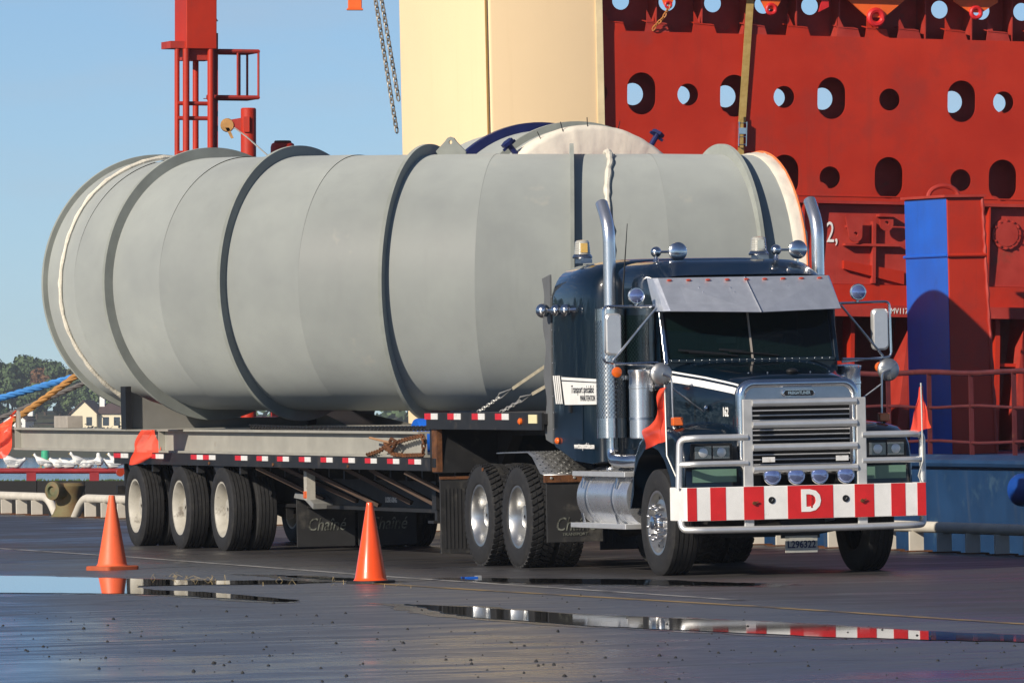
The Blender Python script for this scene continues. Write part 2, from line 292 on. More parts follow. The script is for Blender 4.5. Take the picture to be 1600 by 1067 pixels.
# ------------------------------------------------------------------ the setting: quay, puddles, lines, river, far shore
def asphalt():
    m = bpy.data.materials.new('wet_asphalt'); m.use_nodes = True; nt = m.node_tree; n = nt.nodes; L = nt.links; b = n['Principled BSDF']
    tc = n.new('ShaderNodeTexCoord')
    def noise(scale, det=6, st=None, rough=0.6):
        x = n.new('ShaderNodeTexNoise'); x.inputs['Scale'].default_value = scale; x.inputs['Detail'].default_value = det; x.inputs['Roughness'].default_value = rough
        src = tc.outputs['Object']
        if st: mp = n.new('ShaderNodeMapping'); mp.inputs['Scale'].default_value = st; L.new(src, mp.inputs[0]); src = mp.outputs[0]
        L.new(src, x.inputs['Vector']); return x.outputs['Fac']
    def rng(s, a, bb, c, d):
        r = n.new('ShaderNodeMapRange'); r.inputs['From Min'].default_value = a; r.inputs['From Max'].default_value = bb; r.inputs['To Min'].default_value = c; r.inputs['To Max'].default_value = d; L.new(s, r.inputs['Value']); return r.outputs[0]
    wet = noise(0.22, 8, (1.0, 1.5, 1)); fine = noise(9, 8); mid = noise(1.1, 6); speck = noise(60, 2); pat = noise(0.5, 7, (0.6, 1.8, 1)); strk = noise(1.0, 7, (1.5, 0.22, 1), 0.7); strk2 = noise(1.0, 5, (4.5, 0.5, 1), 0.6)
    # the seaward side of the apron has dried more than the low landward side
    sx = n.new('ShaderNodeSeparateXYZ'); L.new(tc.outputs['Object'], sx.inputs[0])
    side_ = rng(sx.outputs['Y'], -11.5, -5.5, 0.05, 0.6)
    ad = n.new('ShaderNodeMath'); ad.operation = 'ADD'; L.new(side_, ad.inputs[0]); L.new(rng(wet, 0.32, 0.68, -0.3, 0.3), ad.inputs[1])
    a2 = n.new('ShaderNodeMath'); a2.operation = 'ADD'; a2.use_clamp = True; L.new(ad.outputs[0], a2.inputs[0]); a3 = n.new('ShaderNodeMath'); a3.operation = 'ADD'; L.new(rng(strk, 0.3, 0.7, -0.42, 0.42), a3.inputs[0]); L.new(rng(strk2, 0.3, 0.7, -0.2, 0.2), a3.inputs[1]); L.new(a3.outputs[0], a2.inputs[1])
    dry = a2.outputs[0]
    mx = n.new('ShaderNodeMix'); mx.data_type = 'RGBA'; mx.inputs['A'].default_value = (0.010, 0.019, 0.036, 1); mx.inputs['B'].default_value = (0.10, 0.11, 0.132, 1)  # wet tone tinted blue to stand in for reflected sky
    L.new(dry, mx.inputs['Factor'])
    # truck shadow painted into the colour: dark brown beside and below the trailer
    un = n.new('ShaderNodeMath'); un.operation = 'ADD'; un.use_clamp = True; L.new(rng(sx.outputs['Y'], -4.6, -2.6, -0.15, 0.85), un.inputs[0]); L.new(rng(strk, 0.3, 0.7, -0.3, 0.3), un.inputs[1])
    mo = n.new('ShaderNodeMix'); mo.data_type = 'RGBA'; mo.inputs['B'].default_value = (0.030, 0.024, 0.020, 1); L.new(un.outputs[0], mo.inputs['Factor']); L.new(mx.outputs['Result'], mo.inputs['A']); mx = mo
    m2 = n.new('ShaderNodeMix'); m2.data_type = 'RGBA'; m2.inputs['B'].default_value = (0.10, 0.09, 0.085, 1); L.new(rng(fine, 0.6, 0.74, 0, 0.35), m2.inputs['Factor']); L.new(mx.outputs['Result'], m2.inputs['A'])
    vo = n.new('ShaderNodeTexVoronoi'); vo.feature = 'DISTANCE_TO_EDGE'; vo.inputs['Scale'].default_value = 0.3; wp = n.new('ShaderNodeTexNoise'); wp.inputs['Scale'].default_value = 1.3; wp.inputs['Detail'].default_value = 6; L.new(tc.outputs['Object'], wp.inputs['Vector'])
    vm = n.new('ShaderNodeMix'); vm.data_type = 'VECTOR'; vm.inputs['Factor'].default_value = 0.35; L.new(tc.outputs['Object'], vm.inputs['A']); L.new(wp.outputs['Color'], vm.inputs['B']); L.new(vm.outputs['Result'], vo.inputs['Vector'])
    ck = n.new('ShaderNodeMix'); ck.data_type = 'RGBA'; ck.inputs['B'].default_value = (0.012, 0.012, 0.012, 1); L.new(rng(vo.outputs['Distance'], 0.0, 0.012, 0.85, 0.0), ck.inputs['Factor']); L.new(m2.outputs['Result'], ck.inputs['A'])
    ag = n.new('ShaderNodeMix'); ag.data_type = 'RGBA'; ag.blend_type = 'MULTIPLY'; ag.inputs['Factor'].default_value = 0.75; L.new(ck.outputs['Result'], ag.inputs['A']); L.new(rng(speck, 0.3, 0.7, 0.45, 1.5), ag.inputs['B'])
    L.new(ag.outputs['Result'], b.inputs['Base Color'])
    mul = n.new('ShaderNodeMath'); mul.operation = 'ADD'; L.new(rng(dry, 0, 0.7, 0.2, 0.52), mul.inputs[0]); L.new(rng(mid, 0.3, 0.7, -0.05, 0.06), mul.inputs[1])
    L.new(mul.outputs[0], b.inputs['Roughness'])
    bp = n.new('ShaderNodeBump'); L.new(rng(dry, 0, 1, 0.03, 0.32), bp.inputs['Strength']); bp.inputs['Distance'].default_value = 0.01; L.new(fine, bp.inputs['Height'])
    b2 = n.new('ShaderNodeBump'); L.new(rng(dry, 0, 1, 0.02, 0.25), b2.inputs['Strength']); b2.inputs['Distance'].default_value = 0.004; L.new(speck, b2.inputs['Height']); L.new(bp.outputs[0], b2.inputs['Normal'])
    L.new(b2.outputs[0], b.inputs['Normal']); b.inputs['IOR'].default_value = 1.7
    return m
asph = asphalt()
mb = MB(); mb.prism([(-300, -160, -4), (140, -160, -4), (140, 7.8, -4), (-60, 2.8, -4), (-300, 2.8, -4)], (0, 0, 4))
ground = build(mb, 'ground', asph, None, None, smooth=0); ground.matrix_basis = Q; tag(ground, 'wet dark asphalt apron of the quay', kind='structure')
water_m = mat('puddle_water', (0.012, 0.012, 0.012), 0.025, 0, 0.2, 1, rvar=0.012, ior=1.333, bump=0.01, bscale=1.5)
def blob(pts, sub=7, amp=0.1):
    out = []
    n = len(pts)
    for i in range(n):
        a, b2 = Vector((*pts[i], 0)), Vector((*pts[(i + 1) % n], 0))
        for k in range(sub):
            p = a.lerp(b2, k / sub); q = amp * min(1, (b2 - a).length)
            out.append((p.x + rnd.uniform(-q, q) * 2.5, p.y + rnd.uniform(-q, q)))
    return out
PUD = [[(-7.33, -6.47), (-5.94, -6.0), (-4.93, -5.78), (-3.83, -5.5), (-2.32, -5.14), (-1.84, -4.54), (-0.6, -4.37), (-0.47, -5.0), (-1.06, -5.69), (-1.16, -6.25), (0.4, -6.51), (1.88, -6.32), (5.26, -6.4), (5.7, -6.71), (3.62, -6.8), (2.4, -6.84), (1.54, -7.05), (0.7, -7.46), (-0.52, -8.18)],
       [(-0.95, -2.9), (-0.23, -2.62), (0.76, -2.14), (1.55, -1.81), (3.06, -1.66), (4.03, -1.41), (4.7, -1.84), (3.27, -2.44), (1.92, -2.98), (0.33, -3.19)],
       [(7.34, -6.05), (8.88, -5.87), (11.86, -5.88), (13.69, -5.53), (15.11, -5.29), (18.49, -5.14), (20.18, -4.88), (21.53, -5.39), (20.31, -5.81), (19.14, -6.17), (16.54, -6.49), (14.53, -6.75), (11.76, -6.77), (9.68, -6.47)],
       [(-4.2, -4.0), (-3.2, -3.9), (-1.2, -3.8), (-0.5, -3.95), (-1.4, -4.12), (-3.1, -4.1)]]
PL = ['long puddle mirroring the sky beside the faded cone', 'narrow puddle below the truck cab', 'long puddle mirroring the striped bumper', 'small dark puddle between the two cones']
damp = mat('damp_asphalt', (0.012, 0.013, 0.016), 0.2, 0, 0.4, 3, rvar=0.1, bump=0.05, bscale=12)
for i, p in enumerate(PUD):
    cx_ = sum(q[0] for q in p) / len(p); cy_ = sum(q[1] for q in p) / len(p); L2 = max(abs(q[0] - cx_) for q in p)
    fr = [(cx_ + (q[0] - cx_) * (1 + .5 / L2), cy_ + (q[1] - cy_) + (.16 if q[1] > cy_ else -.16)) for q in p]
    tag(plate_holes(blob(fr, amp=0.07), [], 0.001, 'damp_margin', damp, None, Q, Matrix.Translation((0, 0, 0.0022))), 'dark damp margin round a puddle', kind='structure')
    o = plate_holes(blob(p, amp=0.035), [], 0.002, 'puddle', water_m, None, Q, Matrix.Translation((0, 0, 0.0065)))
    tag(o, PL[i], kind='structure')
linew = mat('worn_white_line', (0.34, 0.33, 0.31), 0.5, 0, 0.3, 6, dirt=(0.07, 0.066, 0.064), dscale=2.2, dcut=0.5, rvar=0.15)
liney = mat('worn_yellow_line', (0.34, 0.22, 0.07), 0.5, 0, 0.3, 6, dirt=(0.08, 0.07, 0.06), dscale=1.6, dcut=0.46, rvar=0.15)
for nm, m_, pts, w_ in (('white_line', linew, [(-30, -2.8), (-19.9, -2.86), (-13.8, -2.9), (-7.8, -3.09), (-2.2, -3.3), (3.5, -3.35), (9, -3.4)], 0.1), ('yellow_line', liney, [(-1, -4.2), (4.4, -4.1), (11, -3.9), (17.4, -3.9), (30, -3.8)], 0.12)):
    mb = MB()
    for a, b2 in zip(pts, pts[1:]): mb.quad((a[0], a[1] - w_ / 2, 0.004), (b2[0], b2[1] - w_ / 2, 0.004), (b2[0], b2[1] + w_ / 2, 0.004), (a[0], a[1] + w_ / 2, 0.004))
    o = build(mb, nm, m_, None, None, smooth=0); o.matrix_basis = Q; tag(o, 'worn painted line on the asphalt', kind='structure')

riv = mat('river_water', (0.02, 0.05, 0.075), 0.12, 0, 0.2, 0.05, bump=0.6, bscale=0.6, ior=1.33)
ra, rb = Q @ Vector((-700, 2.3, 0)), Q @ Vector((140, 2.3, 0))
mb = MB(); mb.add([(ra.x, ra.y, 0), (rb.x, rb.y, 0), (700, rb.y, 0), (700, 1950, 0), (-700, 1950, 0), (-700, ra.y, 0)], [(0, 1, 2, 3, 4, 5)])
o = build(mb, 'river', riv, None, None, smooth=0); o.location = (0, 0, -2); tag(o, 'blue river beyond the pier', kind='structure')

land = mat('shore_scrub', (0.085, 0.07, 0.035), 0.9, 0, 0.35, 0.09, c2=(0.06, 0.075, 0.03), dirt=(0.13, 0.055, 0.03), dscale=0.05, dcut=0.55)
mb = MB(); loops = []
for X in range(-420, 221, 10):
    w1 = 2.0 * math.sin(X * 0.031) + 1.2 * math.sin(X * 0.083 + 1)
    loops.append([Vector((X, 1488 + w1 * 2, -2.3)), Vector((X, 1496 + w1, -0.6)), Vector((X, 1520, 1.2 + 0.1 * w1)), Vector((X, 1560, 2.6 + 0.2 * w1)), Vector((X, 1620, 5.2 + 0.4 * w1)), Vector((X, 1700, 7 + 0.6 * w1)), Vector((X, 1900, 6))])
mb.loft(loops, False, False)
o = build(mb, 'far_shore', land, None, None, smooth=60); tag(o, 'low wooded far bank of the river', kind='structure')
def shore_z(d): 
    ks = [(1488, -2.3), (1496, -.6), (1520, 1.2), (1560, 2.6), (1620, 5.2), (1700, 7), (1900, 6)]
    for (a, za), (b2, zb) in zip(ks, ks[1:]):
        if a <= d <= b2: return za + (zb - za) * (d - a) / (b2 - a)
    return 0
LEAF = {'green': mat('foliage_green', (0.085, 0.14, 0.045), 0.8, 0, 0.4, 0.5, c2=(0.13, 0.19, 0.07)),
        'dark': mat('foliage_dark', (0.06, 0.105, 0.04), 0.8, 0, 0.4, 0.5, c2=(0.095, 0.15, 0.06)),
        'rust': mat('foliage_rust', (0.16, 0.055, 0.025), 0.8, 0, 0.4, 0.5, c2=(0.17, 0.09, 0.035)),
        'olive': mat('foliage_olive', (0.105, 0.10, 0.03), 0.8, 0, 0.4, 0.5, c2=(0.075, 0.09, 0.03))}
bark = mat('bark', (0.07, 0.05, 0.035), 0.9, 0, 0.3, 3)
def crown_mesh(seed, h, w, n=1500):
    r = random.Random(seed); mb = MB(); lobes = []
    for i in range(11):
        t = r.random(); z = h * (0.34 + 0.56 * t); rad = w * 0.5 * math.sin(math.pi * (0.22 + 0.66 * t)) * 0.75
        a = r.uniform(0, 6.28); k = r.uniform(0.1, 1) * rad
        lobes.append((Vector((k * math.cos(a), k * math.sin(a), z)), w * r.uniform(0.14, 0.25)))
    for i in range(n):
        c, q = r.choice(lobes); d = Vector((r.gauss(0, 1), r.gauss(0, 1), r.gauss(0, 1))).normalized()
        p = c + d * q * r.uniform(0.65, 1.12); p.z = c.z + (p.z - c.z) * 0.85
        nrm = (d + Vector((r.gauss(0, .5), r.gauss(0, .5), r.gauss(0, .5)))).normalized(); a = nrm.orthogonal().normalized(); b2 = nrm.cross(a); z_ = r.uniform(0.16, 0.4)
        rot = r.uniform(0, 3.14); a, b2 = a * math.cos(rot) + b2 * math.sin(rot), b2 * math.cos(rot) - a * math.sin(rot)
        mb.add([p - a * z_ - b2 * z_ * .6, p + a * z_ - b2 * z_ * .5, p + a * z_ * .6 + b2 * z_, p - a * z_ * .7 + b2 * z_ * .8], [(0, 1, 2, 3)])
    return mb
def trunk_mesh(seed, h):
    r = random.Random(seed); mb = MB()
    mb.tube([(0, 0, -0.6), (r.uniform(-.1, .1), 0, h * .3), (r.uniform(-.3, .3), r.uniform(-.2, .2), h * .75)], [0.26, 0.2, 0.06], 7)
    for i in range(5):
        a = r.uniform(0, 6.28); z = h * r.uniform(.25, .5); mb.tube([(0, 0, z), (math.cos(a) * h * .16, math.sin(a) * h * .16, z + h * .18)], [0.11, 0.04], 5)
    return mb
CROWN = {}; TRUNK = {}
def tree(X, d, h, kind, var, label):
    key = (kind, var)
    if key not in CROWN:
        o = build(crown_mesh(var * 7 + len(kind), 8.0, 7.5), 'crown', LEAF[kind], None, None, smooth=0); CROWN[key] = o.data; bpy.data.objects.remove(o)
        o = build(trunk_mesh(var, 8.0), 'trunk', bark, None, None); TRUNK[key] = o.data; bpy.data.objects.remove(o)
    s = h / 8.0
    t = thing('shore_tree', label, 'tree', Matrix.Translation((X, d, shore_z(d) - 0.1)) @ Matrix.Rotation(rnd.uniform(0, 6.28), 4, 'Z') @ Matrix.Diagonal((s * rnd.uniform(.9, 1.2), s * rnd.uniform(.9, 1.2), s, 1)), 'trees on the far bank')
    link('crown', CROWN[key], t); link('trunk', TRUNK[key], t)
lab = {'green': 'small mid green tree in the wood on the far river bank', 'dark': 'small dark green tree in the wood on the far river bank', 'rust': 'small rust red autumn tree in the wood on the far river bank', 'olive': 'small olive yellow tree in the wood on the far river bank'}
r3 = random.Random(31)
for row, (d, hh, step) in enumerate([(1690, 8.6, 4.2), (1655, 8.0, 4.6), (1622, 7.5, 4.6), (1588, 6.4, 5.2), (1556, 4.6, 7.0)]):
    X = -118.0 + r3.uniform(0, 3)
    while X < -58:
        k = r3.choices(['green', 'dark', 'rust', 'olive'], [5, 6, 1.6, 1.2] if row < 2 else [5, 7, .4, 1])[0]
        if row == 4 and -79 < X < -62: X += step; continue
        tree(X, d + r3.uniform(-9, 9), hh * r3.uniform(0.8, 1.25), k, r3.randrange(3), lab[k]); X += step * r3.uniform(0.7, 1.3)
# shrubs along the far waterline read as one mass
mb = MB(); r3 = random.Random(5)
for i in range(5200):
    X = r3.uniform(-150, -30); d = r3.uniform(1496, 1545); z = shore_z(d) + abs(r3.gauss(0, 0.75)); q = r3.uniform(.15, .4)
    a = Vector((r3.gauss(0, 1), r3.gauss(0, 1), r3.gauss(0, 1))).normalized(); b2 = a.orthogonal().normalized(); p = Vector((X, d, z))
    mb.add([p - a * q, p + b2 * q, p + a * q, p - b2 * q], [(0, 1, 2, 3)])
tag(build(mb, 'shore_shrubs', mat('shrub_brown', (0.10, 0.065, 0.03), 0.9, 0, 0.5, 0.12, c2=(0.06, 0.08, 0.03)), None, None, smooth=0), 'low brown and green scrub along the far waterline', 'shrubs', kind='stuff')
mb = MB(); r3 = random.Random(9)
for i in range(9000):
    X = r3.choice([r3.uniform(-420, -119), r3.uniform(-57, 220)]); d = r3.uniform(1560, 1700); z = shore_z(d) + r3.uniform(0.5, 8.5) * (0.75 + .25 * math.sin(X * .4 + d)); q = r3.uniform(.5, 1.4)
    a = Vector((r3.gauss(0, 1), r3.gauss(0, 1), r3.gauss(0, 1))).normalized(); b2 = a.orthogonal().normalized(); p = Vector((X, d, z))
    mb.add([p - a * q, p + b2 * q, p + a * q, p - b2 * q], [(0, 1, 2, 3)])
wood2 = MB(); BELT = [(135, -128), (-170, -128), (-250, -95), (-272, -52)]
for i in range(20000):
    k = r3.random() * 3; k0 = min(int(k), 2); k -= k0; u = BELT[k0][0] * (1 - k) + BELT[k0 + 1][0] * k + r3.gauss(0, 3); v = BELT[k0][1] * (1 - k) + BELT[k0 + 1][1] * k + r3.gauss(0, 4)
    h = 12 + 3 * math.sin(u * .13) + 2 * math.sin(v * .37 + 1); z = abs(r3.random()) ** .7 * h; q = r3.uniform(.35, .8); p = Q @ Vector((u, v, z))
    a = Vector((r3.gauss(0, 1), r3.gauss(0, 1), r3.gauss(0, 1))).normalized(); b2 = a.orthogonal().normalized()
    wood2.add([p - a * q, p + b2 * q, p + a * q, p - b2 * q], [(0, 1, 2, 3)])
tag(build(wood2, 'roadside_wood', LEAF['dark'], None, None, smooth=0), 'belt of trees on the landward side of the quay', 'wood', kind='stuff')
tag(build(mb, 'far_wood', LEAF['dark'], None, None, smooth=0), 'wood on the far bank running on to both sides', 'wood', kind='stuff')

# houses on the far bank
siding = mat('house_siding_cream', (0.80, 0.70, 0.50), 0.7, 0, 0.05, 0.6); roofb = mat('house_roof_brown', (0.075, 0.045, 0.04), 0.8, 0, 0.2, 0.8); hwin = mat('house_window', (0.03, 0.04, 0.05), 0.1)
def house(X, d, w, dep, hw_, hr, label, wingw=0, m_=siding):
    z0 = shore_z(d); t = thing('house', label, 'house', Matrix.Translation((X, d, z0)) @ Matrix.Rotation(R(-14), 4, 'Z'))
    mb = MB(); mb.prism([(-w / 2, 0, -0.5), (w / 2, 0, -0.5), (w / 2, 0, hw_), (0, 0, hw_ + hr), (-w / 2, 0, hw_)], (0, dep, 0))
    if wingw: mb.box(w / 2 - .1, w / 2 + wingw, 1.2, dep - .2, -0.5, hw_ - .1)
    build(mb, 'wall', m_, t, smooth=0)
    mb = MB()
    for sx in (-1, 1): mb.add([(0, -.4, hw_ + hr + .12), (0, dep + .4, hw_ + hr + .12), (sx * (w / 2 + .35), dep + .4, hw_ - .1), (sx * (w / 2 + .35), -.4, hw_ - .1), (0, -.4, hw_ + hr - .05), (0, dep + .4, hw_ + hr - .05), (sx * (w / 2 + .35), dep + .4, hw_ - .3), (sx * (w / 2 + .35), -.4, hw_ - .3)], [(0, 1, 2, 3), (7, 6, 5, 4), (0, 3, 7, 4), (2, 1, 5, 6), (3, 2, 6, 7)])
    if wingw: mb.prism([(w / 2 - .2, .8, hw_ - .1), (w / 2 - .2, dep / 2 + .4, hw_ + hr * .8), (w / 2 - .2, dep + .1, hw_ - .1)], (wingw + .6, 0, 0))
    rf = build(mb, 'roof', roofb, t, smooth=0)
    mb = MB(); mb.box(w * .45, w * .45 + .9, dep * .5 - .4, dep * .5 + .4, hw_ + hr * .4, hw_ + hr + .7); build(mb, 'chimney', white, rf, smooth=0)
    for (x0, x1, zz0, zz1) in ((-w * .3, -w * .08, hw_ * .35, hw_ * .8), (w * .1, w * .32, hw_ * .35, hw_ * .8)):
        mb = MB(); mb.box(x0, x1, -.06, .04, zz0, zz1); build(mb, 'window', hwin, t, smooth=0)
    if wingw:
        for k in range(2): mb = MB(); mb.box(w / 2 + .8 + k * 2, w / 2 + 1.9 + k * 2, 1.14, 1.25, hw_ * .35, hw_ * .8); build(mb, 'window', hwin, t, smooth=0)
    return t
house(-75.2, 1551, 4.7, 6, 3.3, 2.2, 'cream gabled house with a brown roof among the far trees', 6.2)
house(-87.5, 1553, 4, 5, 2.2, 1.4, 'white house half hidden at the left edge of the far bank', 0, white)
t = thing('boathouse', 'long low white boathouse left of the cream house', 'boathouse', Matrix.Translation((-76.5, 1530, shore_z(1530))))
mb = MB(); mb.box(-2.4, 2.4, 0, 3, -.3, 1.0); build(mb, 'wall', white, t, smooth=0)
mb = MB(); mb.prism([(-2.6, -.2, 1.0), (-2.6, 1.5, 1.5), (-2.6, 3.2, 1.0)], (5.2, 0, 0)); build(mb, 'roof', galv, t, smooth=0)
mb = MB(); mb.box(-1, .2, -.05, .04, 0, .8); build(mb, 'door', hwin, t, smooth=0)
t = thing('channel_buoy', 'green channel buoy on the river behind the gulls', 'buoy', Matrix.Translation((-57.6, 1090, -2)))
bg_ = mat('buoy_green', (0.03, 0.4, 0.2), 0.5)
build(MB().lathe((0, 0, -.5), (0, 0, 1), [(0, .5), (.4, .8), (.9, .8), (1.0, .3)], 16), 'float', bg_, t); build(MB().lathe((0, 0, .4), (0, 0, 1), [(0, .55), (1.3, .5), (1.35, .3), (1.7, .28)], 12), 'daymark', bg_, t)

# the low pier beyond the quay, with its red rail
tar = mat('tarred_timber', (0.014, 0.013, 0.013), 0.75, 0, 0.3, 2, bump=0.2, bscale=3)
grass_m = mat('pier_grass', (0.06, 0.10, 0.02), 0.9, 0, 0.4, 2)
t = thing('pier', 'low black tarred pier beyond the quay edge', 'pier', Matrix.Translation((-12, 186, -2)))
k = 0
for i in range(34):
    mb = MB(); z0 = rnd.uniform(-.012, .012); mb.box(-29 + i * 1.0, -29 + i * 1.0 + .985, -.02 + z0, .4, -.3, 2.46); build(mb, 'plank', tar, t, smooth=0)
mb = MB(); mb.box(-29, 5, .4, 6, -.3, 2.42); build(mb, 'core', tar, t, smooth=0)
mb = MB()
for i in range(2600):
    X = rnd.uniform(-29, 5); Y = rnd.uniform(.5, 3.5); h = rnd.uniform(.03, .09); mb.add([(X - .03, Y, 2.42), (X + .03, Y, 2.42), (X + rnd.uniform(-.06, .06), Y + .03, 2.42 + h)], [(0, 1, 2)])
build(mb, 'grass', grass_m, t, smooth=0, kind='stuff')
raildark = mat('pier_rail_red', (0.28, 0.02, 0.025), 0.5, 0, 0.2, 3)
t = thing('pier_rail', 'dark red pipe rail on the pier where the gulls sit', 'rail', Matrix.Translation((-12, 186.3, .45)))
build(MB().tube([(-28, 0, .22), (-10, 0, .215), (3.9, 0, .22)], .062, 12), 'pipe', raildark, t)
for i in range(24): build(MB().box(-27.5 + i * 1.33, -27.3 + i * 1.33, -.05, .05, -.06, .19), 'post', raildark, t, smooth=0)

# ------------------------------------------------------------------ quay furniture: guard pipes, bollard
def qedge(u): return 3.274 + (u + 40.59) * 0.025
def guard(u0, u1, label, c0, c1):
    vm = qedge((u0 + u1) / 2); d = Vector((u1 - u0, qedge(u1) - qedge(u0), 0)).normalized()
    t = thing('guard_pipe_rail', label, 'guard rail', at(Q, u0, qedge(u0), 0), 'pipe guards along the quay edge'); L = (u1 - u0)
    P = lambda s, z, y=0: Vector((0, 0, z)) + d * s + Vector((-d.y, d.x, 0)) * y
    pts = ([P(0, -.02), P(.05, .27)] if c0 else [P(0, .27)]) + ([P(L - .05, .27), P(L, -.02)] if c1 else [P(L, .27)])
    if c0: pts = [P(-.35, -.02), P(.1, .27)] + pts[2:]
    if c1: pts = pts[:-2] + [P(L - .1, .27), P(L + .35, -.02)]
    build(MB().tube(round_path(pts, .3, 7), .062, 14), 'pipe', pipew, t)
    s = .45
    while s < L - .2:
        mb = MB(); mb.bar(P(s - .02, .1), P(s + .02, .1), .16, .24); build(mb, 'support', pipew, t, smooth=0)
        mb = MB(); mb.bar(P(s - .1, -.01), P(s + .1, -.01), .3, .045); build(mb, 'base_plate', rust, t, smooth=0); s += .82
    return t
guard(-70, -40.95, 'white pipe guard left of the rusty bollard', False, True)
guard(-39.35, -20, 'white pipe guard right of the rusty bollard behind the trailer wheels', True, False)
guard(-18, 8, 'white pipe guard below the blue hull at the right', False, False)
t = thing('mooring_bollard', 'rusty green mooring bollard between two white pipe guards', 'bollard', at(Q, -40.15, qedge(-40.15) + .05, 0))
build(MB().lathe((0, 0, 0), (0, 0, 1), [(0, .27), (.04, .24), (.12, .2), (.3, .19), (.38, .23), (.44, .24), (.48, .2), (.49, .02)], 24), 'post', patina, t)
hd = Q.to_3x3().inverted() @ Vector((-.62, -.78, .0))
build(MB().lathe(Vector((0, 0, .37)) - hd * .05, hd, [(0, .12), (.3, .12), (.36, .14), (.42, .135), (.44, .07), (.4, .06)], 20), 'horn', mat('bollard_green', (0.12, 0.17, 0.09), 0.7, 0, 0.3, 5, c2=(0.2, 0.1, 0.04)), t)

# ------------------------------------------------------------------ the ship
ship = thing('cargo_ship', 'red and blue cargo ship moored behind the truck', 'ship', at(Q, -15, 8, -2.2))
def hv(u): return 4.75 if u < -41 else 4.75 + (u + 41) * .0048 if u < -20 else 4.85 + (u + 20) * .025
mb = MB(); secs = []
for u, v0 in ((-44.5, 8), (-44, 6.2), (-43, 5.2), (-41, 4.75), (-20, 4.85), (-10, 5.1), (0, 5.35), (8, 5.55)):
    secs.append([(u, v0 + .2, -2.9), (u, v0, .98), (u, v0 + .12, 1.02), (u, v0 + .14, .94), (u, 24, .94), (u, 24, -2.9)])
mb.loft([[Vector(p) for p in s_] for s_ in secs])
build(mb, 'hull', hullblue, ship, Q, smooth=20)
mb = MB(); mb.tube([(u, hv(u) - .03, .93) for u in (-41, -27, -20, -14, -8, -4, 0, 7)], .05, 8); build(mb, 'rubbing_strake', hullblue, ship, Q)
mb = MB(); mb.lathe((-5.75, 4.98, .66), (-1, -.12, 0), [(-1.3, .16), (0, .16), (.06, .18), (.12, .18), (.13, .12), (.05, .11)], 24); build(mb, 'hawse_pipe', mat('hawse_shaded_blue', (.006, .05, .26), .4, 0, .15, 4), ship, Q)  # pipe's blue darkened for the shadow along the hull
railm = mat('bulwark_rail_shaded_red', (.10, .018, .02), .5, 0, .25, 4, dirt=(.16, .05, .03), dscale=6, dcut=.6)  # red darkened to maroon for the shadow the rails stand in
# bulwark rail
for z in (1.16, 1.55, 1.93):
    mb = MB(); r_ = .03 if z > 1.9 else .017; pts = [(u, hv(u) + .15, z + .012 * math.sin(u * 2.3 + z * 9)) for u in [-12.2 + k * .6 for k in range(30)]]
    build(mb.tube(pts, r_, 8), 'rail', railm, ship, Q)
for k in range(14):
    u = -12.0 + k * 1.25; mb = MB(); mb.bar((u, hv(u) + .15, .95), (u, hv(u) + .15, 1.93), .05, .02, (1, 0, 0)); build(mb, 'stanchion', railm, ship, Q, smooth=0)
# bulkhead: front plate and back plate with real holes
def oval(x, z, w=.39, h=.55): r = w / 2; return arc(x, z + h / 2 - r, r, 0, 180, 14) + arc(x, z - h / 2 + r, r, 180, 360, 14)
def disc(x, z, r): return arc(x, z, r, 0, 345, 23)
OX = [.46, 1.74, 3.09, 4.91, 6.35, 7.8]; RX = [-.15, 1.10, 2.43, 3.90, 5.50, 7.1]; OL = [-.1, .9, 2.45, 3.90, 5.5, 6.9]; RL = [1.11, 3.08, 4.91, 6.2, 7.5]
holes = [oval(x, 5.86) for x in OX] + [disc(x, 5.86, .145) for x in RX] + [oval(x, 4.83) for x in OL if x > -.2 and x != .9] + [disc(x, 4.82, .145) for x in RL]
SP = Matrix(((1, 0, 0, 0), (0, 0, -1, 0), (0, 1, 0, 0), (0, 0, 0, 1)))   # plate xy -> S xz
bulk = plate_holes([(-.45, 1.0), (9.5, 1.0), (9.5, 6.67), (-.45, 6.67)], holes, .014, 'bulkhead', sred, ship, S, SP)
bh = [disc(x, 5.865, .145) for x in OX if x < 7] + [disc(x, 5.865, .12) for x in (1.13, 2.45, 5.55)] + [disc(x, 7.08, .118) for x in (-.36, .28, .92, 1.55, 2.25, 2.9, 4.72, 5.31, 5.88, 6.5, 7.1)]
plate_holes([(-.45, 1.0), (9.5, 1.0), (9.5, 8.2), (-.45, 8.2)], bh, .014, 'back_plate', sred2, ship, S, Matrix.Translation((0, .36, 0)) @ SP)
mb = MB(); mb.box(-.45, 9.5, -.34, .36, 7.32, 7.36); mb.box(-.45, 9.5, -.34, -.32, 7.36, 8.2); build(mb, 'added_shade_girder', sred, ship, S, smooth=0)  # unseen girder, added and carried forward to shade the recess below
mb = MB(); mb.box(-.46, -.445, 0, .36, 1, 7.3); build(mb, 'end_plate', sred2, ship, S, smooth=0)
mb = MB(); mb.box(-.44, 9.5, .008, .352, 6.2, 6.22); mb.box(-.44, 9.5, .008, .352, 5.35, 5.37); mb.box(-.44, 9.5, .008, .352, 4.4, 4.42); build(mb, 'stringer', sred2, bulk, S, smooth=0)
for x in (.66, 1.29, 1.92, 2.6, 3.2, 3.75, 4.4, 5.05, 5.62, 6.2, 6.9): build(MB().box(x - .008, x + .008, .02, .35, 6.6, 7.32), 'rib', sred2, bulk, S, smooth=0)
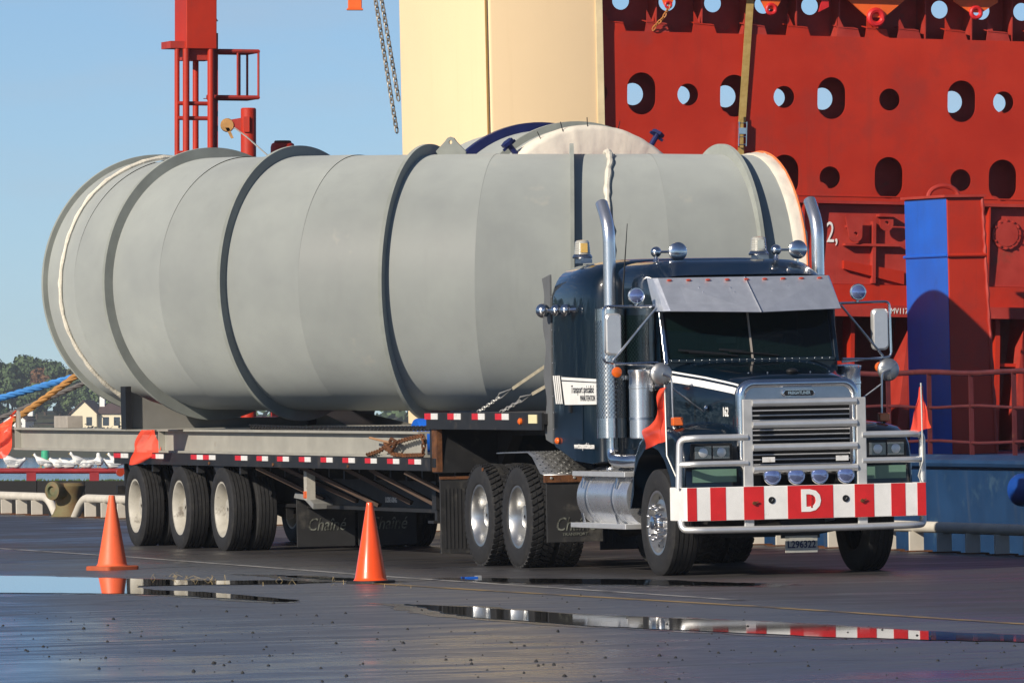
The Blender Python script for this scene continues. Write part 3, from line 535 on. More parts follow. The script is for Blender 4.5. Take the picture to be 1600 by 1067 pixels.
for i, x in enumerate((-.1, .5, 1.15, 1.85, 2.45, 3.15, 3.55, 4.0, 4.65, 5.25, 5.8, 6.4)):   # sloping brackets on the top edge
    mb = MB(); mb.prism([(x, .0, 6.665), (x + .34, .0, 6.665), (x + .30, .0, 6.775), (x + .02, .0, 6.80)], (0, .012, 0)); mb.prism([(x + .02, -.01, 6.79), (x + .30, -.01, 6.77), (x + .30, .2, 6.8), (x + .02, .2, 6.82)], (0, 0, .012))
    mb.prism([(x + .02, 0, 6.8), (x + .02, 0, 6.95), (x + .1, .0, 6.8)], (0, .012, 0)); build(mb, 'bracket', sred2 if i % 2 else sred, bulk, S, smooth=0)
mb = MB(); mb.bar((-.44, -.012, 4.58), (9.4, -.012, 4.58), .01, .015); build(mb, 'weld_seam', sred, bulk, S, smooth=0)
# orange lashing shackles hanging below the girder
for x, w_, zb, rr in ((.78, .22, 7.02, .05), (2.2, .34, 7.0, .075), (3.66, .82, 6.93, .115), (5.06, .62, 7.03, .085)):
    t2 = None
    mb = MB(); mb.prism([(x - w_ / 2, -.1, 7.5), (x + w_ / 2, -.1, 7.5), (x + w_ / 2, -.1, 7.17), (x + rr, -.1, zb), (x - rr, -.1, zb), (x - w_ / 2, -.1, 7.17)], (0, .03, 0))
    t2 = build(mb, 'lashing_plate', sorange, ship, S, smooth=0)
    mb = MB(); mb.tube([(x + rr * .8 * math.cos(a), -.115, zb + rr * .8 * math.sin(a)) for a in [2 * math.pi * i / 20 for i in range(20)]], rr * .34, 8, closed=True); build(mb, 'eye', wred, t2, S)
    mb = MB(); mb.box(x - w_ / 2, x + w_ / 2, -.1, -.03, 7.46, 7.5); build(mb, 'hanger', sorange, t2, S, smooth=0)
mb = MB(); mb.prism([(2.86, -.12, 6.98), (3.0, -.12, 7.05), (2.99, -.12, 7.2), (2.93, -.12, 7.22)], (0, .03, 0)); build(mb, 'hook_plate', wred, ship, S, smooth=0)
o = build(chain_mesh([(.78, -.12, 6.98), (.72, -.1, 6.85), (.62, -.06, 6.74), (.6, -.03, 6.69)], .055, .008, .02), 'lashing_chain', mat('chain_orange', (.5, .2, .05), .6, 0, .2, 9), None, S); tag(o, 'orange chain hanging from the ship above the yellow strap', 'chain')
S2 = S @ Matrix.Translation((-1.10, -3, -.09))
# coaming in front of the bulkhead
co = build(MB().box(.75, 7.5, -5.0, -1.2, 3.33, 4.31), 'coaming', sred2, ship, S2, smooth=0, bevel=.01)
mb = MB(); mb.box(.7, 7.6, -5.12, -4.1, 4.31, 4.345); build(mb, 'top_flange', sred2, co, S2, smooth=0)
mb = MB(); mb.box(.75, 7.5, -5.16, -5.0, 3.02, 3.06); mb.box(.75, 7.5, -5.05, -1.3, 3.06, 3.33); build(mb, 'ledge_with_shade_roof', sred, co, S2, smooth=0)  # second box is a roof added behind the ledge to shade the recess
mb = MB(); mb.box(.75, 7.5, -5.22, -5.16, 2.94, 3.08); build(mb, 'ledge_lip', sred2, co, S2, smooth=0)
for x in (.95, 1.12, 3.36, 3.92, 4.6): build(MB().prism([(x, -5.0, 3.35), (x, -5.0, 4.3), (x, -5.11, 4.3), (x, -5.06, 3.35)], (.02, 0, 0)), 'stiffener', sred, co, S2, smooth=0)
plate_holes(oval(1.06, 3.8, .15, .7), [], .02, 'access_cover', sred, co, S2, Matrix.Translation((0, -5.02, 0)) @ SP)
for x, z in ((1.62, 4.03), (2.02, 4.17)):
    big = x < 1.8
    lp = arc(x, z - .1, .085, 180, 360, 12) + [(x + .085, z + (.12 if big else -.04)), (x - (.13 if big else .085), z + (.12 if big else -.04))]
    plate_holes(lp, [disc(x, z - .09, .03)], .03, 'pad_eye', sred2, co, S2, Matrix.Translation((0, -5.12, 0)) @ SP)
    build(MB().box(x - .09, x + .09, -5.12, -5.0, z - .01, z + .02), 'pad', sred2, co, S2, smooth=0)
mb = MB(); mb.box(1.5, 2.2, -5.1, -5.0, 3.8, 3.83); mb.box(1.86, 1.9, -5.09, -5.0, 3.35, 4.1); build(mb, 'step_bracket', sred2, co, S2, smooth=0)
mb = MB(); mb.prism([(1.5, -5.06, 3.52), (2.28, -5.06, 3.34), (2.28, -5.06, 3.5), (1.5, -5.06, 3.62)], (0, .06, 0)); build(mb, 'sloping_plate', sred, co, S2, smooth=0)
mb = MB(); mb.lathe((3.62, -5.0, 3.98), (0, -1, 0), [(0, .19), (.03, .19), (.03, .15), (.04, .15)], 28); build(mb, 'flanged_hatch', sred2, co, S2)
for i in range(12): a = i * R(30); build(MB().cyl((3.62 + .17 * math.cos(a), -5.02, 3.98 + .17 * math.sin(a)), (3.62 + .17 * math.cos(a), -5.05, 3.98 + .17 * math.sin(a)), .014, n=6), 'bolt', sred2, co, S2)
text('2,', .36, white, co, chain_world(co).inverted() @ S2 @ basis((1.36, -5.012, 3.95), (1, 0, 0), (0, 0, 1)), sx=.6)
text('MV11700', .1, white, co, chain_world(co).inverted() @ S2 @ basis((2.2, -5.225, 3.01), (1, 0, 0), (0, 0, 1)), sx=.8)
mb = MB(); mb.box(.6, 8.5, -2.2, -2.15, .9, 3.4); mb.box(.72, .76, -5, -2.2, .9, 3.06); build(mb, 'recess_shade_wall', sred2, ship, S2, smooth=0)  # back wall set deep and side wall added to keep sun off the recess
for x, w_ in ((1.28, .1), (1.62, .05), (2.86, .12), (3.5, .06), (4.5, .12), (5.6, .1)):
    build(MB().box(x, x + w_, -5.0, -4.7, .9, 3.04), 'post', sred, ship, S2, smooth=0)
for x0, x1 in ((1.3, 1.68), (3.4, 3.9), (.7, 1.3)): build(MB().box(x0, x1, -4.95, -4.0, 2.36, 2.40), 'shelf', sred, ship, S2, smooth=0)
for x0, z0, z1 in ((1.32, 2.4, 2.98), (1.36, 1.7, 2.3), (3.46, 2.42, 2.95)): build(MB().box(x0, x0 + .24, -4.6, -4.56, z0, z1), 'locker', sred, ship, S2, smooth=0)
for xa, xb in ((2.36, 2.12), (3.86, 3.62), (5.2, 4.95)):
    mb = MB(); mb.prism([(xa, -5.08, 3.0), (xa + .12, -5.08, 3.0), (xb + .14, -5.08, .92), (xb, -5.08, .92)], (0, .5, 0)); build(mb, 'knee_plate', sred2, ship, S2, smooth=0)
# blue and red stanchion column
cm = MB(); CU0, CU1, CZ0, CZ1 = -15.1, -16.55, .70, 3.99
def cf(u, z, off, far=0): k = (z - CZ0) / (CZ1 - CZ0); return Vector((u, (8.19 - .14 * k if far else 7.62 - .02 * k) - off, z))
cm.loft([[cf(CU0, z, 0), cf(CU0, z, 0, 1), cf(CU1, z, 0, 1), cf(CU1, z, 0)] for z in (CZ0, CZ1)]); colm = build(cm, 'column', sred, ship, Q, smooth=0, bevel=.012)
mb = MB(); mb.loft([[cf(CU0 - .01, z, .006), cf(CU1 + .01, z, .006), cf(CU1 + .01, z, .001), cf(CU0 - .01, z, .001)] for z in (CZ0 + .01, CZ1 - .01)]); build(mb, 'blue_side', sblue, colm, Q, smooth=0)
mb = MB(); mb.tube([cf(CU1 - .02, 3.3, .012), cf(CU0 + .02, 3.3, .012)], .02, 8); build(mb, 'weld_band', sblue, colm, Q)
mb = MB(); mb.tube([cf(CU0 + .015, 3.3, .01), cf(CU0 + .015, 3.3, -.01, 1)], .022, 8); build(mb, 'weld_band', sred, colm, Q)
mb = MB(); mb.box(CU1 - .04, CU0 + .04, 7.56, 8.09, CZ1, CZ1 + .03); build(mb, 'cap_plate', sred2, colm, Q, smooth=0)
mb = MB(); mb.tube([(-15.8, 7.82 + .19 * math.cos(a), CZ1 + .02 + .13 * math.sin(a)) for a in [math.pi * i / 12 for i in range(13)]], .03, 8); build(mb, 'lifting_eye', sred2, colm, Q)
for z0, z1 in ((CZ0, 2.2), (2.2, 3.3), (3.3, CZ1)):
    mb = MB(); mb.tube([cf(CU0 + .004, z0 + (z1 - z0) * k / 14, .004 * math.sin(k * 2.1), 1) for k in range(15)], [.022 + .006 * math.sin(k * 1.7) for k in range(15)], 7); build(mb, 'corner_bead', sred2, colm, Q)

# cream crane pedestal
t = thing('crane_pedestal', 'tall cream painted steel crane pedestal left of the red bulkhead', 'crane pedestal', at(Q, -27.7, 5.9, .9))
sec = lambda e: [Vector((p[0], p[1], 0)) for p in rrect(-25.72 - 3.95 - e, -25.72 + e, 5.25 - e, 6.82 + e, .06, 4)]
mb = MB(); mb.loft([[p + Vector((.0, .03, .9)) for p in sec(0)], [p + Vector((0, -.02, 16)) for p in sec(0)]]); build(mb, 'casing', cream, t, Q, smooth=40)
mb = MB(); mb.bar((-25.73, 5.265, .9), (-25.73, 5.215, 16), .02, .02); build(mb, 'corner_seam', mat('seam_ochre', (.42, .25, .07), .6), t, Q, smooth=0)
mb = MB(); mb.bar((-25.71, 6.80, .9), (-25.71, 6.76, 16), .09, .012, (1, 0, 0)); build(mb, 'edge_strip', mat('edge_pale', (.8, .66, .4), .45), t, Q, smooth=0)
for zc in (9.2, 12.6): build(MB().box(-29.69, -25.69, 5.22, 6.85, zc, zc + .05), 'band', cream, t, Q, smooth=0)

# red ladder tower at the left
Tm = Matrix.Translation((-4.6, 129.5, .9)) @ Matrix.Rotation(R(17.6), 4, 'Z')
t = thing('ladder_tower', 'tall red steel ladder tower with side platform against the sky', 'tower', Tm)
def tx(px): return (px - 800) / 13800 * 129.5 + 4.6
k9 = 1 / math.cos(R(17.6))
TX = lambda px: tx(px) * k9
zz = lambda py: 1.377 + (683 - py) * 129.5 / 13800 - .9
build(MB().box(TX(283), TX(330), -.3, .35, zz(78), zz(-120)), 'head_box', sred, t, smooth=0, bevel=.012)
build(MB().box(TX(261), TX(286), -.22, .3, zz(77), zz(66)), 'cap_flange', sred2, t, smooth=0)
build(MB().box(TX(283), TX(327), -.2, .3, zz(95), zz(78)), 'collar', sred2, t, smooth=0)
for px, y, r_ in ((272, -.18, .038), (284, -.25, .05), (296, .22, .03), (310, .15, .045), (322, -.25, .05)): build(MB().cyl((TX(px), y, 0), (TX(px), y, zz(78)), r_, n=14), 'pipe', sred, t)
mb = MB(); mb.box(TX(328), TX(339), -.05, .05, 0, zz(52)); mb.box(TX(328), TX(329.5), -.1, .1, 0, zz(52)); build(mb, 'back_column', sred2, t, smooth=0)
for py in (163, 186, 240, 262): 
    build(MB().cyl((TX(272), -.2, zz(py)), (TX(322), -.2, zz(py)), .032, n=10), 'rung', sred2, t)
build(MB().tube([(TX(338), -.1, zz(80)), (TX(400), -.1, zz(80)), (TX(400), .5, zz(80)), (TX(338), .5, zz(80))], .03, 8), 'top_rail', sred2, t)
build(MB().tube([(TX(320), -.1, zz(152)), (TX(400), -.1, zz(152)), (TX(400), .5, zz(152)), (TX(338), .5, zz(152))], .03, 8), 'bottom_rail', sred2, t)
for px, y in ((349, .5), (368, -.1), (388, .5), (400, -.1), (400, .5)): build(MB().cyl((TX(px), y, zz(152)), (TX(px), y, zz(80)), .018, n=8), 'baluster', sred2, t)
build(MB().box(TX(331), TX(400), -.08, .48, zz(153), zz(152)), 'platform', sred2, t, smooth=0)
build(MB().tube([(TX(331), -.1, zz(33)), (TX(337), -.1, zz(33)), (TX(334), -.1, zz(30))], .012, 6), 'hook', black, t)

# red post with roller fairlead, red ventilator
PX = lambda px: (px - 388) / 13800 * 125
PZ = lambda py: 1.377 + (683 - py) * 125 / 13800 - .9
t = thing('fairlead_post', 'red pipe post with a rusty roller arm on the ship', 'post', Matrix.Translation((-3.73, 125, .9)))
build(MB().lathe((0, 0, 0), (0, 0, 1), [(0, .11), (PZ(171), .11), (PZ(169), .095)], 20), 'pipe', sred, t)
mb = MB(); mb.prism([(PX(362), -.03, PZ(187)), (PX(380), -.03, PZ(184)), (PX(388), -.03, PZ(215)), (PX(378), -.03, PZ(207)), (PX(362), -.03, PZ(200))], (0, .06, 0)); build(mb, 'arm', sred2, t, smooth=0)
build(MB().box(PX(381), PX(390), -.14, -.09, PZ(207), PZ(183)), 'clamp', sred, t, smooth=0)
mb = MB(); mb.lathe((PX(355), -.05, PZ(196)), (0, 1, 0), [(0, .09), (.03, .1), (.07, .1), (.1, .09)], 14); mb.prism([(PX(352), -.05, PZ(200)), (PX(358), -.05, PZ(200)), (PX(365), -.05, PZ(216)), (PX(361), -.05, PZ(217))], (0, .05, 0)); build(mb, 'roller', mat('roller_rust', (.42, .22, .07), .6, 0, .3, 9), t)
o = build(MB().tube([(PX(366) - 3.73, 124.95, PZ(200) + .9), (PX(385) - 3.73, 124.9, PZ(214) + .9), (PX(420) - 3.73, 124.8, PZ(245) + .9)], .012, 6), 'steel_wire', galv, None, None); tag(o, 'thin pale wire running down from the roller arm', 'wire')
t = thing('ventilator', 'squat red ventilator with a rusty top beside the post', 'ventilator', Matrix.Translation((-3.26, 125.6, .9)))
build(MB().lathe((0, 0, 0), (0, 0, 1), [(0, .17), (PZ(228), .175), (PZ(223), .16), (PZ(220.5), .12)], 20), 'body', sred, t)
build(MB().tube([(.1 * math.cos(a), .1 * math.sin(a), PZ(220.3)) for a in [i * R(22.5) for i in range(16)]], .025, 7, closed=True), 'top_ring', rust, t)
# chains and orange block
chm = mat('galvanised_chain', (.36, .32, .27), .5, .6, .3, 9)
for (a, b2, l2) in (((577, -60), (620, 206), 'long grey chain hanging nearest the tower side of the pedestal'), ((586, -60), (623, 158), 'grey chain hanging close to the cream pedestal')):
    c = lambda p: Vector(((p[0] - 800) / 13800 * 119.6, 119.6, 1.377 + (683 - p[1]) * 119.6 / 13800))
    o = build(chain_mesh([c((b2[0] - (b2[0] - a[0]) * 3.0, b2[1] - (b2[1] - a[1]) * 3.0)), c(b2)], .075, .011, .03), 'hanging_chain', chm, None, None); tag(o, l2, 'chain', 'chains hanging beside the pedestal')
t = thing('hook_block', 'small orange block hanging at the top left of the pedestal', 'hook block', Matrix.Translation((-2.17, 122, 7.29)))
build(MB().box(-.095, .095, -.09, .09, 0, .4), 'body', sorange, t, smooth=0, bevel=.008); build(MB().box(-.112, .112, -.1, .1, -.02, .0), 'base', sorange, t, smooth=0); build(MB().cyl((0, 0, .4), (0, 0, 6), .012, n=6), 'wire', galv, t)
# yellow strap with ratchet
t = thing('lashing_strap', 'yellow webbing strap with ratchet buckle in front of the red bulkhead', 'strap', at(S, 1.8, -.08, 4.3))
mb = MB(); mb.bar((1.99, -.07, 8.2), (1.835, -.045, 5.5), .1, .006, (0, 1, 0)); build(mb, 'webbing', strapy, t, S, smooth=0)
mb = MB(); mb.bar((1.83, -.045, 5.2), (1.775, -.03, 4.3), .085, .006, (0, 1, 0)); build(mb, 'webbing', strapy, t, S, smooth=0)
mb = MB()
for x in (1.775, 1.88): mb.bar((x, -.07, 5.2), (x + .006, -.07, 5.52), .012, .06, (0, 1, 0))
for z in (5.22, 5.32, 5.42, 5.5): mb.cyl((1.77, -.08, z), (1.89, -.08, z), .014, n=8)
mb.box(1.785, 1.875, -.1, -.085, 5.36, 5.44); build(mb, 'ratchet', chrome, t, S, smooth=30)
mb = MB(); mb.bar((1.82, -.09, 5.18), (1.815, -.09, 5.62), .05, .004, (0, 1, 0)); build(mb, 'loose_end', strapy, t, S, smooth=0)

# second duct standing behind the first, its end covered with canvas
d2 = Vector((math.sin(R(24)), -math.cos(R(24)), 0)); c2 = Vector(((927 - 800) / 13800 * 109.5, 109.5, 3.72))
t = thing('covered_duct', 'grey duct with canvas covered end rising behind the elbow', 'duct', Matrix.Translation((c2.x, c2.y, 1.0)))
build(MB().lathe(c2 - d2 * 2.6, d2, [(0, 1.5), (2.56, 1.5)], 96), 'shell', duct, t, W)
build(MB().lathe(c2 - d2 * .5, d2, [(0, 1.5), (0, 1.585), (.06, 1.585), (.06, 1.5)], 96), 'flange', duct2, t, W)
build(MB().lathe(c2 - d2 * 1.65, d2, [(0, 1.5), (0, 1.61), (.1, 1.61), (.1, 1.5)], 96), 'blue_flange', navy, t, W)
mb = MB(); sd2 = d2.cross(Vector((0, 0, 1))); n_ = 120; loops = []
for (tt, rr, wob) in ((-.28, 1.512, 0), (-.1, 1.53, .006), (.0, 1.52, .012), (.03, 1.46, .02), (.03, 1.1, .03), (.03, .6, .02), (.03, .05, 0)):
    loops.append([c2 + d2 * (tt + rnd.uniform(-wob, wob)) + (sd2 * math.cos(2 * math.pi * k / n_) + Vector((0, 0, 1)) * math.sin(2 * math.pi * k / n_)) * (rr + rnd.uniform(-wob, wob) * .4) for k in range(n_)])
mb.loft(loops); build(mb, 'canvas_cover', canvas, t, W, smooth=70)
for a in (131, 57):
    p = c2 - d2 * .1 + (sd2 * math.cos(R(180 - a)) + Vector((0, 0, 1)) * math.sin(R(180 - a))) * 1.5; o_ = (p - c2); o_.normalize(); o_ = (o_ - d2 * o_.dot(d2)).normalized()
    mb = MB(); mb.cyl(p - o_ * .05, p + o_ * .2, .035, n=10); mb.cyl(p + o_ * .19, p + o_ * .23, .085, n=6); mb.bar(p + o_ * .17 - d2.cross(o_) * .1, p + o_ * .17 + d2.cross(o_) * .1, .03, .03, d2); build(mb, 'clamp', navy, t, W)
for a in (118, 106, 93, 77):
    p = c2 + (sd2 * math.cos(R(180 - a)) + Vector((0, 0, 1)) * math.sin(R(180 - a))) * 1.5; o_ = (p - c2).normalized(); build(MB().cyl(p - o_ * .04, p + o_ * .12, .006, n=5), 'tie_wire', black, t, W)
mb = MB(); mb.box(-1.4, 1.4, -.4, 2.2, 0, 1.25); m_ = MB(); 
o = build(mb, 'cradle', saddleg, t, smooth=0); o.matrix_basis = Matrix.Rotation(R(24), 4, 'Z')

# mooring ropes at the left
def rope_mesh(p0, p1, sag, r, strands=3, pitch=.35):
    mb = MB(); p0 = Vector(p0); p1 = Vector(p1); mid = (p0 + p1) / 2 - Vector((0, 0, sag)); n = max(24, int((p1 - p0).length / pitch * 12)); base = bez(p0, mid, p1, n)
    d = (p1 - p0).normalized(); a = d.orthogonal().normalized(); b2 = d.cross(a); L = (p1 - p0).length
    for s in range(strands):
        pts = [q + (a * math.cos(2 * math.pi * (i / n * L / pitch + s / strands)) + b2 * math.sin(2 * math.pi * (i / n * L / pitch + s / strands))) * r * .52 for i, q in enumerate(base)]
        mb.tube(pts, r * .56, 6)
    return mb
for (p0, p1, d, r, c, l2, nm) in (((-660, 800), (175, 572), 118, .046, (.05, .22, .55), 'blue mooring rope, the upper one at the left', 'mooring_rope'), ((-197, 805), (175, 546), 117, .044, (.40, .2, .06), 'thick orange mooring rope slanting down past the flag', 'mooring_rope'), ((-387, 805), (190, 574), 119, .034, (.13, .12, .12), 'dark grey mooring rope behind the orange one', 'mooring_rope')):
    c_ = lambda p: ((p[0] - 800) / 13800 * d, d, 1.377 + (683 - p[1]) * d / 13800)
    o = build(rope_mesh(c_(p0), c_(p1), .06, r), nm, mat('rope_' + nm + l2[:4], c, .8, 0, .2, 8), None, None); tag(o, l2, 'rope', 'mooring ropes')

# ------------------------------------------------------------------ the big duct elbow on the trailer
RB, RR = 1.492, 1.615
ZC = 3.175
# section centres along the bend: lateral position at its distance, heading (deg from straight at the viewer), flange kind
HEAD = [(250, 28), (335, 38), (470, 55), (672, 69.5), (893, 90), (1125, 107.5), (1180, 110)]
def hd_(px, phi):
    a = R(phi) + math.atan((px - 800) / 13800) * 0
    return Vector((math.sin(a), -math.cos(a), 0))
def chain_positions():
    pos = [None] * 7; pos[4] = Vector(((893 - 800) / 13800 * 102.7, 102.7, ZC))
    def step(p, a0, a1, px, sgn):
        lo, hi = 0, 4
        f_ = lambda t: (800 + 13800 * (p.x + sgn * t * (a0.x + a1.x)) / (p.y + sgn * t * (a0.y + a1.y)) - px) * sgn
        for _ in range(60):
            m = (lo + hi) / 2
            if f_(m) < 0: lo = m
            else: hi = m
        return p + (a0 + a1) * lo * sgn
    for i in (5, 6): pos[i] = step(pos[i - 1], hd_(*HEAD[i - 1]), hd_(*HEAD[i]), HEAD[i][0], 1)
    for i in (3, 2, 1, 0): pos[i] = step(pos[i + 1], hd_(*HEAD[i + 1]), hd_(*HEAD[i]), HEAD[i][0], -1)
    return pos
DP = chain_positions(); DA = [hd_(*h) for h in HEAD]; UP = Vector((0, 0, 1))
for i, p in enumerate(DP): p.z = ZC + (0.0045 * (p.y - 102.7)) * 2.2
elb = thing('duct_elbow', 'huge grey ribbed steel duct elbow loaded on the trailer', 'duct', Matrix.Translation((DP[3].x, DP[3].y, 1.65)))
NS = 128
def toward_(a): return a.cross(UP).y < 0
def sec_loop(c, a, n_, J, r):
    sd = a.cross(UP); out = []
    for k in range(NS):
        t = 2 * math.pi * k / NS; p = c + (sd * math.cos(t) + UP * math.sin(t)) * r
        out.append(p + a * ((J - p).dot(n_) / a.dot(n_)))
    return out
JT = [DP[0] - DA[0] * .02] + [(DP[i] + DA[i] * ((DP[i + 1] - DP[i]).length / 2 / math.cos((DA[i].angle(DA[i + 1])) / 2))) for i in range(5)] + [DP[6]]
JN = [DA[0]] + [(DA[i] + DA[i + 1]).normalized() for i in range(5)] + [DA[5]]
for i in range(6):
    c = DP[i].copy(); c2_ = (DP[i] + (DP[min(i + 1, 6)])) / 2
    l0 = sec_loop(DP[i], DA[i], JN[i], JT[i], RB); l1 = sec_loop(DP[i], DA[i], JN[i + 1], JT[i + 1], RB)
    build(MB().loft([l0, l1], True, False), 'shell_segment', duct, elb, W, smooth=25)
for i in range(6):
    th_ = .045
    RR_ = RR - (.06 if i == 0 else 0)
    c = DP[i]; a = DA[i]; b0 = sec_loop(c, a, a, c - a * th_ / 2, RR_); b1 = sec_loop(c, a, a, c + a * th_ / 2, RR_)
    i0 = sec_loop(c, a, a, c - a * th_ / 2, RB - .01); i1 = sec_loop(c, a, a, c + a * th_ / 2, RB - .01)
    build(MB().loft([i0, b0, b1, i1], True, False), 'stiffening_ring', duct2, elb, W, smooth=25)
# inside of the open tail
l0 = sec_loop(DP[0], DA[0], DA[0], DP[0] - DA[0] * .01, RB - .03); l1 = sec_loop(DP[0], DA[0], DA[0], DP[0] + DA[0] * .3, RB - .03)
build(MB().loft([l0, l1, [DP[0] + DA[0] * .3] * NS], True, False), 'inner_liner', duct2, elb, W)
# lifting lug with hole
def lug(i, s, name='lifting_lug'):
    c = DP[i] + DA[i] * s + UP * RB; a = DA[i]
    lp = [(-.19, -.02), (.19, -.02), (.19, .03), (.07, .15), (.04, .19), (0, .205), (-.04, .19), (-.07, .15), (-.19, .03)]
    plate_holes(lp, [disc(0, .14, .022)], .03, name, duct2, elb, W, frame(c, a, UP, a.cross(UP)))
lug(3, .26)
# canvas hood on the far mouth, with its orange cord
mb = MB(); loops = []
for s, dr, wob in ((-.10, .012, .004), (-.06, .022, .008), (-.02, .022, .008), (.03, .026, .009), (.07, .02, .01), (.10, -.03, .012), (.11, -.4, .02), (.11, -1.3, .0)):
    loops.append([p + DA[6] * rnd.uniform(-wob, wob) + (p - DP[6] - DA[6] * (p - DP[6]).dot(DA[6])).normalized() * rnd.uniform(-wob, wob) for p in sec_loop(DP[6], DA[6], DA[6], DP[6] + DA[6] * s, RB + dr)])
build(mb.loft(loops), 'canvas_cover', canvas, elb, W, smooth=60)
build(MB().tube(sec_loop(DP[6], DA[6], DA[6], DP[6] + DA[6] * .05, RB + .035), .012, 6, closed=True), 'orange_cord', mat('cord_orange', (.8, .2, .06), .7), elb, W)
# white ropes tied round the duct
def rope_around(i, s, k0, k1, label, r0=.026):
    lp = sec_loop(DP[i], DA[i], DA[i], DP[i] + DA[i] * s, RB + .02); n_ = len(lp); pts = []
    for k in range(k0, k1): pts.append(lp[k % n_] + DA[i] * .02 * math.sin(k * .31) + DA[i] * rnd.uniform(-.006, .006))
    rs = [r0 * (1 + .35 * math.sin(k * 1.7) * rnd.random()) for k in range(len(pts))]
    o = build(MB().tube(pts, rs, 8), 'wrapping_rope', ropew, None, None); tag(o, label, 'rope', 'white ropes round the elbow'); return o
# the loop angle runs from the side facing away, over the top, to the side facing the viewer
sd = DA[0].cross(UP); toward = sd.y < 0
def krange(deg0, deg1): return int(deg0 / 360 * NS), int(deg1 / 360 * NS)
KA = (40, 245) if not toward else (-65, 140)
rope_around(0, .42, *krange(*KA), 'white rope wound round the rear end of the elbow')
rope_around(4, .42, *krange(*((60, 178) if not toward else (2, 120))), 'white rope hanging down the elbow behind the exhaust stack', .036)
mb = MB(); 

# ------------------------------------------------------------------ wheels
def tyre_mesh(Rt, w, ri, kind):
    h = w / 2
    pr = [(-h * .86, ri), (-h * .98, ri + .02), (-h * 1.02, ri + (Rt - ri) * .35), (-h * 1.0, Rt - .06), (-h * .92, Rt - .02), (-h * .84, Rt - .004)]
    top = []
    if kind == 'rib':
        for g in (-.52, -.18, .18, .52): top += [(h * (g - .045), Rt), (h * (g - .04), Rt - .014), (h * (g + .04), Rt - .014), (h * (g + .045), Rt)]
    elif kind == 'lug': pr = [(a, b - (.016 if b > Rt - .03 else 0)) for a, b in pr]; top = [(-h * .1, Rt - .018), (h * .1, Rt - .018)]
    full = pr + top + [(-a, b) for a, b in reversed(pr)]
    mb = MB(); mb.lathe((0, 0, 0), (0, 1, 0), full, 64, cap=False)
    if kind == 'lug':
        n = 46
        for row, (y0, y1) in enumerate(((-.93, -.5), (-.44, -.04), (.04, .44), (.5, .93))):
            for i in range(n):
                a = 2 * math.pi * (i + .5 * (row % 2) + .2 * (row > 1)) / n; da = 2 * math.pi / n * .33
                v = []
                for rr, sh in ((Rt - .03, 0), (Rt - (.006 if row in (0, 3) else 0), 0)):
                    for yy, k in ((y0, -1), (y1, -1), (y1, 1), (y0, 1)):
                        an = a + da * k + (.03 if yy == y1 else -.03) * (1 if row < 2 else -1); v.append((rr * math.cos(an), h * yy, rr * math.sin(an)))
                mb.add(v, [(0, 1, 2, 3), (4, 5, 6, 7), (0, 1, 5, 4), (1, 2, 6, 5), (2, 3, 7, 6), (3, 0, 4, 7)])
    return mb
def rim_concave(ri, w):     # outer side is -y
    h = w / 2
    mb = MB(); mb.lathe((0, 0, 0), (0, 1, 0), [(-h * .84, ri + .012), (-h * .9, ri + .008), (-h * .88, ri - .016), (-h * .6, ri - .04), (-h * .2, ri - .055), (h * .35, ri - .07), (h * .42, ri - .1), (h * .4, .17), (h * .1, .15), (-h * .05, .13), (-h * .3, .12), (-h * .34, .02)], 48, cap=False)
    return mb
def nuts(mb, r, n, y0, y1, s=.018):
    for i in range(n):
        a = 2 * math.pi * i / n; mb.lathe((r * math.cos(a), y0, r * math.sin(a)), (0, -1, 0), [(0, s), (y0 - y1, s * .85), (y0 - y1 + .012, s * .3)], 8)
    return mb
class Wheel:
    def __init__(s, Rt, w, ri, kind, rimmat, dual):
        s.Rt, s.w = Rt, w
        s.ty = build(tyre_mesh(Rt, w, ri, kind), 'tyre', rubber, None)
        if kind == 'steer': pass
        s.rim = build(rim_concave(ri, w), 'rim', rimmat, s.ty, smooth=40)
    def put(s, parent, u, v, flip=False, first=None):
        m = Matrix.Translation((u, v, s.Rt - .012)) @ (Matrix.Rotation(math.pi, 4, 'Z') if flip else Matrix.Identity(4)) @ Matrix.Rotation(rnd.uniform(0, 6), 4, 'Y')
        c = s.ty.copy(); col.objects.link(c); c.parent = parent; c.matrix_basis = m
        for q in (s.rim,): r = q.copy(); col.objects.link(r); r.parent = c
        return c
    def drop(s):
        for o in (s.rim, s.ty): bpy.data.objects.remove(o)
tw = Wheel(.495, .26, .318, 'rib', wheel_white, True)
dw = Wheel(.545, .275, .322, 'lug', rim_m, True)

# ------------------------------------------------------------------ trailer
trl = thing('flatbed_trailer', 'black drop deck trailer carrying the grey elbow', 'trailer', at(Q, -14, 0, 0))
def TB(*a): return MB().box(*a)
def tq(mb, name, m, parent=None, **k): return build(mb, name, m, parent or trl, Q, **k)
tq(TB(-20.4, -7.15, -1.26, 1.26, 1.03, 1.125), 'lower_deck', blackp, smooth=0)
for s in (-1, 1):
    tq(TB(-20.4, -7.3, s * 1.265 - .012, s * 1.265 + .012, .99, 1.13), 'side_rail', blackp, smooth=0)
    tq(TB(-7.42, -3.35, s * 1.265 - .012, s * 1.265 + .012, 1.44, 1.62), 'side_rail', blackp, smooth=0)
tq(TB(-7.4, -3.35, -1.25, 1.25, 1.5, 1.61), 'upper_deck', blackp, smooth=0)
mb = MB(); mb.prism([(-7.42, -1.24, 1.13), (-7.42, -1.24, 1.5), (-7.18, -1.24, 1.5), (-7.12, -1.24, .97), (-7.32, -1.24, .97)], (0, 2.48, 0)); tq(mb, 'gooseneck_step', blackp, smooth=0)
